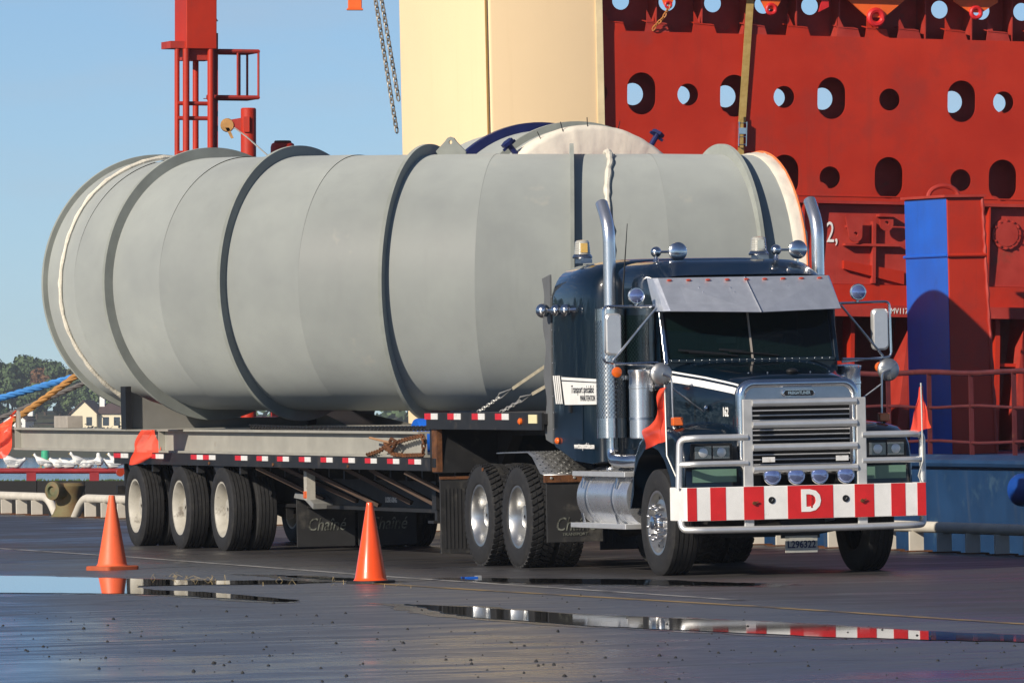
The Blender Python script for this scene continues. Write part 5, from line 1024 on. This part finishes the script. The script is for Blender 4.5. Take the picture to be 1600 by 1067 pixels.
# sleeper
def sl_bot(u): return 1.1 + .0 * u
SL = [hoop(-1.80, 1.04, 1.12, 2.5, 3.06, 5), hoop(-1.84, 1.14, 1.12, 2.5, 3.13, 5), hoop(-1.95, 1.195, 1.1, 2.5, 3.17, 5), hoop(-2.5, 1.205, 1.13, 2.5, 3.185, 5), hoop(-3.12, 1.205, 1.27, 2.5, 3.16, 5), hoop(-3.24, 1.19, 1.32, 2.5, 3.10, 5), hoop(-3.26, 1.1, 1.34, 2.5, 3.02, 5)]
slp = K(MB().loft(SL, True, True), 'sleeper', paint, smooth=45)
def side_panel(poly, y, th, name, m, parent=None, **k): return K(MB().prism([(u, y, w) for u, w in poly], (0, th, 0)), name, m, parent, **k)
for s in (-1, 1):
    y = s * 1.225
    ld = side_panel([(-2.64, 1.36), (-2.2, 1.34), (-2.18, 1.9), (-2.21, 1.93), (-2.62, 1.93), (-2.65, 1.9)], y - .006 + (.02 if s < 0 else -.02), .012 * 1, 'luggage_door', paint, slp, smooth=0, bevel=.004)
    # wavy rubber edge of the gap fairing
    n_ = 26; pts = []
    for i in range(n_ + 1):
        w = 1.34 + (3.0 - 1.34) * i / n_; pts.append((-3.42 - .045 * math.sin(i * .75) - .02 * (i > 20), w))
    poly = [(-3.2, 1.3)] + [(-3.2, 3.04)] + list(reversed(pts)); mb = MB(); mb.prism([(u, s * 1.19, w) for u, w in poly], (0, s * .02, 0)); K(mb, 'gap_fairing', mat('fairing_grey', (.12, .125, .13), .55, 0, .1, 5), slp, smooth=0)
    for k in range(9): K(MB().ball((-3.15, s * 1.212, 1.45 + k * .17), .007, 6, 4), 'rivet', chrome, slp)
sy_ = -1.2125
sg = side_panel([(-2.86, 1.985), (-1.62, 1.96), (-1.62, 1.705), (-2.755, 1.70)], sy_, -.003, 'company_sign', white, slp, smooth=0)
side_panel([(-2.845, 1.955), (-1.62, 1.93), (-1.62, 1.92), (-2.84, 1.943)], sy_ - .0035, -.002, 'sign_border', mat('sign_dark', (.015, .02, .03), .5), slp, smooth=0)
for k in range(4): side_panel([(-3.14 + k * .062, 2.0), (-3.105 + k * .062, 2.0), (-3.02 + k * .062, 1.71), (-3.055 + k * .062, 1.71)], sy_, -.003, 'sign_stripe', white, slp, smooth=0)
dk = mat('sign_dark', (.015, .02, .03), .5)
text('Transport spécialisé', .115, dk, slp, basis((-2.16, sy_ - .0045, 1.855), (1, 0, 0), (0, 0, 1)), sx=.8, shear=.12)
text('MANUTENTION', .085, dk, slp, basis((-1.99, sy_ - .0045, 1.765), (1, 0, 0), (0, 0, 1)), sx=.8)
text('www.transportchaine.com', .085, white, slp, basis((-2.16, sy_ + .004, 1.28), (1, 0, 0), (0, 0, 1)), sx=.72, bold=.001)
K(MB().box(-2.6, -2.52, sy_ - .02, sy_, 1.62, 1.70), 'door_latch', black, slp, smooth=0)
K(MB().ball((-3.03, -1.215, 1.33), .045, 12, 8, (1.2, .6, .8)), 'side_marker', amber, slp)
# exhaust stacks
for s in (-1, 1):
    y = s * 1.12; u = -1.5
    st = K(MB().tube(round_path([(u, y, 1.3), (u, y, 3.5), (u - .22, y - s * .0, 3.74)], .22, 8), .064, 18), 'exhaust_stack', mat('stack_chrome', (.82, .81, .81), .24, .92, .05, 6, rvar=.05), smooth=50)
    K(MB().lathe((u, y, 1.37), (0, 0, 1), [(0, .145), (1.26, .145)], 32, cap=True), 'muffler', steel, st)
    mb = MB(); mb.lathe((u, y, 1.365), (0, 0, 1), [(0, .15), (0, .156), (.2, .156), (.2, .15)], 32, cap=False); K(mb, 'shield_collar', chrome, st); mb = MB(); mb.lathe((u, y, 2.55), (0, 0, 1), [(0, .15), (0, .156), (.12, .156), (.14, .07)], 32, cap=False); K(mb, 'shield_collar', chrome, st)
    # perforated heat shield as real holes between narrow strips
    mb = MB(); n1, n2 = 30, 44
    for j in range(n2):
        z = 1.565 + j * .0224
        for i in range(n1):
            a0 = 2 * math.pi * (i + .5 * (j % 2)) / n1; a1 = a0 + 2 * math.pi / n1 * .58
            r_ = .157
            mb.add([(u + r_ * math.cos(a0), y + r_ * math.sin(a0), z), (u + r_ * math.cos(a1), y + r_ * math.sin(a1), z), (u + r_ * math.cos(a1), y + r_ * math.sin(a1), z + .0225), (u + r_ * math.cos(a0), y + r_ * math.sin(a0), z + .0225)], [(0, 1, 2, 3)])
    K(mb, 'perforated_shield', alu, st, smooth=0)
    K(MB().tube(round_path([(u, y, 1.4), (u, y, 1.14), (u + .5, y + .0, 1.13), (u + .8, y - s * .3, 1.14)], .2, 8), .07, 16), 'exhaust_elbow', alu, st, smooth=50)
    # air cleaner
    y2 = s * 1.1; u2 = -.6
    ac = K(MB().lathe((u2, y2, 1.36), (0, 0, 1), [(0, .1), (.01, .125), (.5, .125), (.505, .13), (.53, .13), (.535, .125), (.64, .125), (.66, .135), (.69, .135), (.70, .1), (.71, .02)], 32), 'air_cleaner', mat('stack_chrome', (.82, .81, .81), .24, .92, .05, 6, rvar=.05), smooth=35)
    K(MB().tube([(u2 + .1, y2 + -s * .1, 1.9), (u2 + .15, y2 - s * .3, 1.9)], .07, 12), 'intake_duct', chrome, ac)
    mb = MB(); mb.lathe((u2, y2, 1.55), (0, 0, 1), [(0, .126), (0, .13), (.025, .13), (.025, .126)], 28, cap=False); K(mb, 'clamp_band', steel, ac)
# mirrors
for s in (-1, 1):
    y = s * 1.42; u = -.52
    mi = K(MB().loft([[Vector((u + uu, y + yy, z)) for yy, z in rrect(-.085, .085, 2.2, 2.62, .05, 5)] for uu in (-.03, .02)] + [[Vector((u + .04, y + yy, z)) for yy, z in rrect(-.07, .07, 2.22, 2.6, .045, 5)]]), 'mirror', satin, smooth=40)
    K(MB().box(u - .034, u - .03, y - .075, y + .075, 2.22, 2.6), 'mirror_glass', mirrorm, mi, smooth=0)
    K(MB().tube(round_path([(u + .02, s * .98, 2.68), (u + .02, y + s * .1, 2.69), (u + .02, y + s * .11, 2.13), (u + .02, s * 1.0, 2.09)], .05, 4), .013, 8), 'mirror_frame', chrome, mi)
    K(MB().tube([(u + .1, s * .98, 2.12), (u + .04, y, 2.11)], .012, 8), 'mirror_arm', chrome, mi)
    K(MB().tube([(-.45, s * .985, 2.66), (u + .03, y + s * .02, 2.14)], .012, 8), 'mirror_brace', steel, mi)
    K(MB().lathe((u + .03, y - s * .02, 2.03), (1, 0, 0), [(-.02, .035), (0, .052), (.02, .052), (.03, .03)], 20), 'amber_reflector', amber, mi)
    K(MB().tube([(u + .02, y, 2.12), (u + .02, y - s * .01, 2.06)], .01, 6), 'reflector_stem', steel, mi)
    yl = s * 1.18; ul = -.5
    la = K(MB().lathe((ul, yl, 2.79), (1, 0, 0), [(-.09, .02), (-.05, .06), (.0, .082), (.03, .086), (.035, .078)], 24), 'spot_lamp', chrome)
    K(MB().lathe((ul + .03, yl, 2.79), (1, 0, 0), [(0, .078), (.015, .06), (.022, .02), (.023, .001)], 24), 'lamp_lens', lamp_glass, la)
    K(MB().cyl((ul, yl, 2.69), (ul, yl, 2.72), .014, n=8), 'lamp_stem', steel, la)
    # round convex mirror on the fender
    yc = s * 1.2; uc = .32
    cm_ = K(MB().lathe((uc, yc, 2.005), (1, 0, 0), [(.035, .02), (.03, .07), (.015, .105), (0, .115), (-.01, .115)], 28), 'convex_mirror', alu_dull, smooth=40)
    K(MB().lathe((uc - .01, yc, 2.005), (-1, 0, 0), [(0, .11), (.012, .08), (.018, .01)], 24), 'mirror_glass', mirrorm, cm_)
    K(MB().tube(round_path([(uc + .04, yc, 2.005), (uc + .05, yc - s * .09, 1.97), (uc + .05, yc - s * .1, 1.46)], .04, 4), .011, 8), 'mirror_stalk', steel, cm_)
    K(MB().tube([(uc + .05, yc - s * .1, 1.86), (uc + .0, s * .76, 1.62)], .009, 8), 'mirror_brace', steel, cm_)
    mb = MB()
    for a in (40, 160, 280): mb.bar((uc + .037, yc, 2.005), (uc + .02, yc + .1 * math.cos(R(a)), 2.005 + .1 * math.sin(R(a))), .008, .01, (1, 0, 0))
    K(mb, 'back_rib', alu_dull, cm_, smooth=0)
# roof gear
for y, u in ((-.45, -1.3), (.75, -1.05)):
    hn = K(MB().lathe((u, y, 3.235), (1, 0, 0), [(.03, .01), (.025, .05), (.012, .082), (0, .096), (-.02, .096), (-.06, .05), (-.18, .025)], 28), 'roof_horn', chrome, smooth=40)
    K(MB().ball((u - .05, y - .22, 3.235), .055, 16, 10), 'horn_ball', chrome, hn); K(MB().cyl((u - .04, y - .22, 3.235), (u - .03, y, 3.235), .012, n=8), 'horn_arm', chrome, hn)
    K(MB().lathe((u - .05, y - .22, 3.12), (0, 0, 1), [(0, .05), (.02, .03), (.08, .015)], 12), 'horn_base', chrome, hn); K(MB().cyl((u - .02, y, 3.1), (u - .02, y, 3.2), .012, n=8), 'horn_post', chrome, hn)
for y, u, z, dome in ((-.9, -3.05, 3.2, gold), (.5, -1.55, 3.19, clearcap)):
    bc = K(MB().lathe((u, y, z), (0, 0, 1), [(0, .1), (.015, .105), (.04, .09), (.045, .08)], 24), 'beacon', alu, smooth=40)
    mb = MB(); pr = [(.045, .083)] + [(.05 + k * .012, .082 - .001 * k + (.003 if k % 2 else 0)) for k in range(11)] + [(.185, .06), (.19, .01)]; mb.lathe((u, y, z), (0, 0, 1), pr, 24); K(mb, 'beacon_dome', clearcap, bc, smooth=20)
    K(MB().box(u + .05, u + .086, y - .04, y + .03, z + .06, z + .155), 'beacon_lens', dome, bc, smooth=0)
    K(MB().box(u - .06, u + .14, y - .06, y + .06, z - .05, z), 'beacon_bracket', steel, bc, smooth=0)
mb = MB(); mb.tube([(-1.05, -1.13, 2.7), (-1.06, -1.13, 2.8), (-.9, -1.12, 3.52)], [.012, .01, .004], 6); K(mb, 'antenna', black)
# work lamps at the rear of the sleeper
for u, r_ in ((-3.17, .075), (-2.72, .06), (-2.4, .06)):
    wl_ = K(MB().ball((u, -1.3, 2.67), r_, 18, 12), 'work_lamp', chrome); K(MB().cyl((u, -1.3, 2.67), (u + .12, -1.22, 2.67), .02, n=8), 'lamp_arm', chrome, wl_)
# fuel tanks and steps
for s in (-1, 1):
    tk = K(MB().lathe((-2.42, s * .92, .76), (1, 0, 0), [(0, .02), (.0, .27), (.03, .305), (.06, .31), (1.6, .31), (1.63, .3), (1.65, .02)], 48), 'fuel_tank', mat('tank_aluminium', (.74, .75, .77), .28, .86, .08, 7, rvar=.08, bump=.03, bscale=9), smooth=40)
    for u in (-2.1, -1.25): mb = MB(); mb.lathe((u, s * .92, .76), (1, 0, 0), [(0, .311), (0, .318), (.05, .318), (.05, .311)], 48, cap=False); K(mb, 'tank_strap', steel, tk)
    for z, u0 in ((1.0, -2.42), (.475, -2.5)): K(MB().box(u0, -.72, s * 1.16 - .1, s * 1.16 + .1, z - .025, z + .025), 'step', satin, tk, smooth=0, bevel=.006)
    for u in (-2.2, -1.1):
        mb = MB(); mb.bar((u, s * 1.2, 1.0), (u, s * 1.23, .86), .05, .012, (0, 1, 0)); K(mb, 'step_bracket', steel, tk, smooth=0); mb = MB(); mb.bar((u, s * 1.23, .6), (u, s * 1.2, .48), .05, .012, (0, 1, 0)); K(mb, 'step_bracket', steel, tk, smooth=0)
    K(MB().lathe((-1.9, s * 1.0, 1.04), (0, s * .3, 1), [(0, .06), (.03, .06), (.04, .05)], 16), 'filler_cap', chrome, tk)
    # quarter fender over the drive wheels with diamond plate
    mb = MB(); mb.loft([[Vector((u, s * y, z + dz)) for y in (1.27, .66)] for dz in (0,) for u, z in ((-4.95, 1.2), (-3.88, 1.215), (-3.72, 1.17), (-3.45, 1.0), (-3.32, .98))], False, False)
    qf = K(mb, 'quarter_fender', alu_dull, smooth=50); so = qf.modifiers.new('t', 'SOLIDIFY'); so.thickness = .012
    mb = MB()
    def qz(u): 
        ks = ((-4.95, 1.2), (-3.88, 1.215), (-3.72, 1.17), (-3.45, 1.0), (-3.32, .98))
        for (a, za), (b2, zb) in zip(ks, ks[1:]):
            if a <= u <= b2: return za + (zb - za) * (u - a) / (b2 - a)
        return .98
    for i in range(32):
        for j in range(13):
            u, y = -4.92 + i * .05, .68 + j * .046; a = R(45 if (i + j) % 2 else -45); dx, dy = .017 * math.cos(a), .017 * math.sin(a); px_, py_ = -dy * .35, dx * .35
            mb.add([(u - dx, s * (y - dy), qz(u - dx) + .002), (u + px_, s * (y + py_), qz(u) + .007), (u + dx, s * (y + dy), qz(u + dx) + .002), (u - px_, s * (y - py_), qz(u) + .007)], [(0, 1, 2, 3)])
    K(mb, 'tread_pattern', alu, qf, smooth=0, kind='stuff')
    K(MB().box(-3.36, -3.3, min(s * .62, s * 1.27), max(s * .62, s * 1.27), .9, .975), 'flap_bracket', rust, smooth=0)
    for y in (.7, .95, 1.2): K(MB().lathe((-3.3, s * y, .945), (1, 0, 0), [(0, .016), (.012, .01)], 8), 'bolt', galv)
    K(MB().box(-3.345, -3.325, min(s * .64, s * 1.25), max(s * .64, s * 1.25), .28, .91), 'mud_flap', flapm, smooth=0, bevel=.004)
    text('Chaîné', .2, scriptm, trk, basis((-3.32, s * .945, .46), (0, 1, 0), (0, 0, 1)), sx=.78, shear=.3)
    text('TRANSPORT', .045, scriptm, trk, basis((-3.32, s * .945, .36), (0, 1, 0), (0, 0, 1)), sx=1.1)
# drive wheels
for u in (-4.4, -5.72):
    for s in (-1, 1):
        for dv in (1.1, .78): dw.put(trk, u, s * dv, flip=(s > 0) if dv > 1 else (s < 0))
dw.drop(); tw.drop()
# steer wheels
st_t = build(tyre_mesh(.535, .285, .315, 'rib'), 'tyre', rubber, None)
mb = MB(); h = .1425
mb.lathe((0, 0, 0), (0, 1, 0), [(-h * .86, .327), (-h * .92, .322), (-h * .9, .30), (-h * .55, .285), (-h * .3, .265), (-h * .62, .235), (-h * .72, .15), (-h * .72, .1)], 60, cap=False)
st_r = build(mb, 'rim', rim_m, st_t, smooth=40)
st_h = []; st_n = []
for i in range(10):
    a = i * R(36) + .3; st_h.append(build(MB().lathe((.245 * math.cos(a), -h * .585, .245 * math.sin(a)), (0, -1, 0), [(0, .024), (.003, .024)], 14), 'hand_hole', void, st_t))
    a = i * R(36); st_n.append(build(MB().lathe((.168 * math.cos(a), -h * .7, .168 * math.sin(a)), (0, -1, 0), [(0, .021), (.075, .018), (.09, .006)], 10), 'wheel_nut', chrome, st_t))
st_c = build(MB().lathe((0, -h * .7, 0), (0, -1, 0), [(0, .1), (.02, .095), (.05, .085), (.06, .07), (.09, .066), (.1, .04), (.103, .005)], 28), 'hub_cap', chrome, st_t, smooth=40)
for s in (-1, 1):
    c = st_t.copy(); col.objects.link(c); c.parent = trk; c.matrix_basis = Matrix.Translation((0, s * 1.03, .525)) @ (Matrix.Rotation(math.pi, 4, 'Z') if s > 0 else W) @ Matrix.Rotation(.4, 4, 'Y')
    for q in [st_r, st_c] + st_h + st_n: r_ = q.copy(); col.objects.link(r_); r_.parent = c
for o in [st_r, st_c, st_t] + st_h + st_n: bpy.data.objects.remove(o)

# ------------------------------------------------------------------ flags, straps, chains, cones, gulls, litter
def cloth(pts0, pts1, n=14, amp=.02, seed=1):
    """ruled cloth between two edges (hoist and fly) with folds"""
    r = random.Random(seed); mb = MB(); loops = []
    for i in range(n + 1):
        t = i / n; row = []
        for j in range(n + 1):
            k = j / n
            a = [Vector(p) for p in pts0]; b2 = [Vector(p) for p in pts1]
            def samp(l, q): q *= len(l) - 1; i0 = min(int(q), len(l) - 2); return l[i0].lerp(l[i0 + 1], q - i0)
            p = samp(a, k).lerp(samp(b2, k), t); p += Vector((math.sin(t * 7 + k * 5 + seed), math.cos(t * 6 - k * 4), 0)) * amp * t + Vector((0, math.sin(k * 11 + seed * 2 + t * 2) * .8, math.cos(k * 9 + t * 5 + seed) * .55)) * amp * t * (1 - .3 * t); row.append(p)
        loops.append(row)
    mb.loft(loops, False, False); return mb
# truck flags on whips
t = thing('safety_flag', 'orange mesh safety flag on the near front corner of the truck', 'flag', at(Q, .9, -1.26, .9), 'orange safety flags')
build(MB().tube([(1.0, -1.275, .88), (.98, -1.28, .98), (.75, -1.3, 1.2), (.72, -1.3, 1.9)], .009, 6), 'whip', galv, t, Q)
build(cloth([(.72, -1.3, 1.88), (.72, -1.3, 1.6), (.72, -1.3, 1.34)], [(.7, -1.32, 1.86), (.64, -1.4, 1.5), (.58, -1.47, 1.28)], amp=.05, n=20), 'cloth', flago, t, Q, smooth=60)
t = thing('safety_flag', 'orange mesh safety flag on the far front corner of the truck', 'flag', at(Q, 1.1, 1.24, .9), 'orange safety flags')
build(MB().tube([(1.12, 1.24, .88), (1.13, 1.2, .95), (1.16, 1.24, 1.1), (1.17, 1.23, 1.87)], .009, 6), 'whip', galv, t, Q)
build(cloth([(1.17, 1.235, 1.85), (1.17, 1.235, 1.4)], [(1.16, 1.24, 1.83), (1.2, 1.32, 1.43)], 10, .012, 3), 'cloth', flago, t, Q, smooth=60)
build(cloth([(1.165, 1.23, 1.84), (1.165, 1.23, 1.4)], [(1.16, 1.22, 1.82), (1.1, 1.13, 1.34)], 10, .012, 5), 'cloth', flago, t, Q, smooth=60)
for u, l2, sd_ in ((-25.55, 'orange flag tied to the overhanging rear end of the load beam', 2), (-18.65, 'orange flag tied to the load beam above the trailer wheels', 4)):
    t = thing('load_flag', l2, 'flag', at(Q, u, -1.2, 1.4), 'orange flags on the load beam')
    a = [(u - .0, -1.22, 1.58), (u - .05, -1.24, 1.55)]
    build(cloth([(u + .03, -1.2, 1.60), (u + .02, -1.21, 1.56), (u + .03, -1.22, 1.53)], [(u - .35, -1.33, 1.34), (u - .28, -1.46, 0.98), (u + .02, -1.28, 1.06)], 22, .07, sd_), 'cloth', flago, t, Q, smooth=60)
    build(MB().tube([(u - .02, -1.17, 1.62), (u + .03, -1.23, 1.58), (u - .03, -1.24, 1.56), (u - .02, -1.17, 1.54)], .012, 6), 'knot', flago, t, Q)
# tie-down straps to the upper deck
web = mat('webbing_tan', (.30, .27, .2), .8, 0, .2, 12)
def qw_(p): return Q.inverted() @ Vector(p)
for (u, px, py, l2) in ((-5.75, 858, 548, 'tan tie-down strap from the upper deck to the elbow, the nearer of two'), (-4.95, 862, 570, 'tan tie-down strap from the upper deck to the elbow, the farther of two')):
    t = thing('tie_down', l2, 'tie-down', at(Q, u, -1.27, 1.6), 'tie-downs on the upper deck')
    a = Vector((u, -1.2, 1.63)); 
    b2 = Vector((u + 1.9, -.55, 2.42)) if u < -5.2 else Vector((u + 1.3, -.5, 2.22))
    d = (b2 - a); build(MB().bar(a + d * .3, b2, .035, .006, (0, 1, .2)), 'webbing', web, t, Q, smooth=0)
    m1 = a + d * .3
    build(chain_mesh([a, a + d * .17], .045, .007, .017), 'hook_chain', galv, t, Q)
    build(MB().tube([a + d * .16, a + d * .2 + Vector((0, -.02, .03)), a + d * .3, a + d * .22 + Vector((0, -.02, -.03)), a + d * .16], .009, 6), 'hook', galv, t, Q)
# rusty load chain with lever binder
t = thing('load_chain', 'rusty load chain with lever binder lying on the lower deck', 'chain', at(Q, -8.8, -1.2, 1.15))
build(chain_mesh([(-9.75, -1.24, 1.15), (-9.35, -1.24, 1.19), (-9.0, -1.23, 1.26), (-8.3, -1.22, 1.33), (-7.75, -1.22, 1.37), (-7.7, -1.22, 1.3), (-7.75, -1.22, 1.16), (-8.4, -1.22, 1.15), (-8.8, -1.23, 1.16), (-9.1, -1.23, 1.23)], .05, .0105, .021), 'chain_links', rust, t, Q)
build(MB().tube([(-9.1, -1.24, 1.28), (-8.85, -1.24, 1.2), (-8.6, -1.24, 1.3), (-8.85, -1.24, 1.33), (-9.05, -1.24, 1.22)], .02, 8), 'binder', rust, t, Q)
build(MB().tube([(-8.9, -1.25, 1.29), (-9.6, -1.26, 1.34)], .013, 8), 'lever', mat('lever_tan', (.36, .2, .1), .6), t, Q)
o = build(chain_mesh([(-15.6, -.9, 1.44), (-14.5, -.92, 1.43), (-13, -.95, 1.42), (-12.4, -.9, 1.43), (-11, -.95, 1.43), (-8, -.9, 1.44)], .07, .012, .028), 'deck_chain', black, None, Q); tag(o, 'dark chain lying along the load beam under the elbow', 'chain')
# things seen under the duct on the deck
t = thing('red_toolbox', 'red box lying on the deck under the elbow', 'box', at(Q, -19.2, .6, 1.13)); build(MB().box(-20.3, -18.1, .5, .9, 1.13, 1.5), 'box', wred, t, Q, smooth=0, bevel=.01); build(MB().box(-20.35, -18.05, .48, .92, 1.5, 1.52), 'lid', wred, t, Q, smooth=0)
t = thing('blue_drum', 'blue drum end under the front of the elbow', 'drum', at(Q, -13.6, .5, 1.13)); build(MB().lathe((-13.65, .5, 1.3), (0, 1, 0), [(0, .02), (0, .2), (.02, .21), (.3, .2), (.32, .21), (.6, .2), (.6, .02)], 28), 'shell', sblue, t, Q)
mb = MB(); mb.cyl((-13.65, .49, 1.4), (-13.65, .47, 1.4), .03, n=10); build(mb, 'bung', black, t, Q)
# cones
def cone(u, v, h, rb, base, m_, bm_, label, thick, lean):
    t = thing('traffic_cone', label, 'traffic cone', at(Q, u, v, 0) @ Matrix.Rotation(R(lean[2]), 4, 'Z'), 'traffic cones')
    build(MB().loft([[Vector((p[0], p[1], z)) for p in rrect(-base * k, base * k, -base * k, base * k, base * .22, 5)] for z, k in ((0.0, 1), (thick * .8, 1), (thick, .96))]), 'base', bm_, t, smooth=40)
    mb = MB(); mb.lathe((0, 0, thick), (lean[0], lean[1], 1), [(0, rb * 1.12), (.012, rb * 1.05), (.03, rb), (h * .5, rb * .6), (h - .06, .037), (h - .03, .034), (h - .022, .03), (h - .022, .02), (h - .1, .018)], 40, cap=False); build(mb, 'body', m_, t, smooth=40)
cone(-8.09, -4.62, .775, .155, .215, coneo2, mat('cone_base_brown', (.42, .09, .035), .7, 0, .15, 6), 'faded orange traffic cone with orange base near the trailer wheels', .045, (.02, .0, 20))
cone(0.02, -4.16, .79, .155, .185, coneo, blackp, 'glossy bright orange traffic cone with black base beside the truck', .03, (.008, .0, 38))
# gulls on the red rail
gw = mat('gull_white', (.78, .77, .74), .8, 0, .06, 8); gg = mat('gull_grey', (.42, .43, .45), .8, 0, .1, 8); gy = mat('gull_beak', (.6, .4, .08), .5); gk = mat('gull_tail_black', (.02, .02, .022), .7)
def gull_parts(rest):
    lo = []
    sp = [(-.25, .02, .012, .03), (-.2, .022, .025, .038), (-.12, .03, .05, .055), (-.03, .04, .075, .075), (.05, .06, .072, .072), (.11, .095, .05, .055), (.14, .14, .034, .038), (.165, .175, .034, .036), (.19, .185, .03, .03), (.21, .183, .012, .014)]
    if rest: sp = [(x, z * .62, a * 1.05, b2) for x, z, a, b2 in sp]
    z0 = .045 if rest else .085
    for x, z, a, b2 in [(q[0] * .8, q[1], q[2], q[3]) for q in sp]: lo.append([Vector((x, a * 1.2 * math.cos(t), z + z0 + b2 * 1.2 * math.sin(t))) for t in [2 * math.pi * k / 12 for k in range(12)]])
    body = MB().loft(lo)
    wings = []
    for s in (-1, 1):
        wings.append(MB().loft([[Vector((x, s * (w * 1.04), z + z0 + .012 - dz)), Vector((x, s * (w * 1.24), z + z0 + .01)), Vector((x, s * (w * 1.12), z + z0 - dz))] for x, z, w, dz in ((-.23, .03, .02, .01), (-.16, .04, .045, .025), (-.06, .05, .07, .045), (.015, .052, .078, .05), (.06, .055, .062, .03))]))
    zb = sp[8][1] + z0; beak = MB().loft([[Vector((.162, -.008, zb)), Vector((.162, .008, zb)), Vector((.162, 0, zb + .014))], [Vector((.20, -.002, zb - .006)), Vector((.20, .002, zb - .006)), Vector((.20, 0, zb - .002))]])
    legs = MB()
    for s in (-1, 1): legs.cyl((.0, s * .025, 0), (.0, s * .025, z0), .006, n=6); legs.box(-.01, .045, s * .025 - .015, s * .025 + .015, 0, .006)
    return body, wings, beak, legs
G = {}
for rest in (0, 1):
    b_, w_, k_, l_ = gull_parts(rest); G[rest] = [('body', build(b_, 'body', gw, None, smooth=70)), ('wing', build(w_[0], 'wing', gg, None, smooth=60)), ('wing', build(w_[1], 'wing', gg, None, smooth=60)), ('beak', build(k_, 'beak', gy, None)), ('legs', build(l_, 'legs', gy, None))]
GL = [(14, 172, 0, 1.15), (27, 8, 1, 1.1), (64, 160, 0, 1.0), (74, 195, 1, 1.0), (90, 170, 1, 1.1), (103, 150, 1, 1.05), (112, 20, 1, 1.0), (122, 200, 0, 1.1), (131, 170, 1, 1.05), (139, 15, 1, 1.0), (155, 100, 0, 1.05), (172, 160, 1, 1.0), (181, 190, 0, 1.05)]
GLAB = ['standing white gull at the left end of the red rail', 'crouching white gull at the left end of the red rail', 'standing white gull left of the green buoy', 'crouching white gull just right of the green buoy', 'first crouching gull of the crowded middle group', 'second crouching gull of the crowded middle group', 'third gull of the crowded middle group, facing right', 'tallest standing gull in the crowded middle group', 'crouching gull right of the tallest gull', 'last gull of the crowded middle group', 'lone white gull facing the camera on the red rail', 'crouching gull just left of the trailer', 'standing gull nearest the trailer']
for (px, rot, rest, s), l2 in zip(GL, GLAB):
    X = (px - 800) / 13800 * 186.3; t = thing('gull', l2, 'gull', Matrix.Translation((X, 186.3, .735)) @ Matrix.Rotation(R(rot), 4, 'Z') @ Matrix.Scale(s, 4), 'gulls on the red rail')
    for nm, o in G[rest]: link(nm, o.data, t)
for r_ in G.values():
    for _, o in r_: bpy.data.objects.remove(o)
# litter and grit on the asphalt
gritm = mat('grit_dark', (.02, .02, .02), .8, 0, .4, 30)
mb = MB(); r4 = random.Random(12)
for i in range(300):
    u = r4.uniform(6, 27) if i % 3 else r4.gauss(19, 3); v = -6.3 - (u - 6) * .12 + r4.uniform(-4.5, 2.6); s = r4.choice([.007, .008, .01, .012, .016, .02]) * r4.uniform(.7, 1.1)
    p = Vector((u, v, s * .3)); vs = [p + Vector((math.cos(a) * s * r4.uniform(.7, 1.2), math.sin(a) * s * r4.uniform(.7, 1.2), 0)) for a in [k * R(72) for k in range(5)]]; n0 = [q + Vector((0, 0, -s * .4)) for q in vs]; top = p + Vector((0, 0, s * .7))
    mb.add(n0 + [q.lerp(top, .4) for q in vs] + [top], [(k, (k + 1) % 5, 5 + (k + 1) % 5, 5 + k) for k in range(5)] + [(5 + k, 5 + (k + 1) % 5, 10) for k in range(5)])
tag(build(mb, 'grit', gritm, None, Q, smooth=0), 'dark crumbs of grit scattered on the wet asphalt', 'grit', kind='stuff')
strawm = mat('straw', (.42, .32, .16), .8, 0, .2, 9)
mb = MB()
for i in range(30):
    u, v = (-3.1 + r4.gauss(0, .6), -5.15 + r4.gauss(0, .1)) if i < 17 else (r4.uniform(-6, 3), r4.uniform(-5.4, -4.2)); a = r4.uniform(-.9, .9); L = r4.uniform(.03, .1); mb.tube([(u, v, .008), (u + L * math.cos(a) * .5, v + L * math.sin(a), .012 + r4.uniform(0, .05)), (u + L * math.cos(a), v + 2 * L * math.sin(a), .01)], .0018, 4)
tag(build(mb, 'straw', strawm, None, Q, smooth=0), 'wisps of straw on the wet ground beside the faded cone', 'straw', kind='stuff')
t = thing('discarded_strap', 'short blue strap with buckle lying on the ground by the bright cone', 'strap', at(Q, -.7, -2.95, 0)); build(MB().box(-.08, .08, -.03, .1, .004, .02), 'webbing', sblue, t, smooth=0); build(MB().box(-.04, .04, .1, .15, .004, .03), 'buckle', galv, t, smooth=0)

# ------------------------------------------------------------------ the air over the river
hz = bpy.data.materials.new('river_haze'); hz.use_nodes = True; hz.node_tree.nodes.clear()
vo = hz.node_tree.nodes.new('ShaderNodeVolumePrincipled'); ou = hz.node_tree.nodes.new('ShaderNodeOutputMaterial')
vo.inputs['Color'].default_value = (.86, .92, 1, 1); vo.inputs['Density'].default_value = 0.00014; vo.inputs['Anisotropy'].default_value = 0.2
hz.node_tree.links.new(vo.outputs[0], ou.inputs['Volume'])
o = build(MB().box(-720, 720, -170, 1970, -14, 26), 'haze', hz, None, None, smooth=0); tag(o, 'thin pale haze over the river', 'haze', kind='stuff')
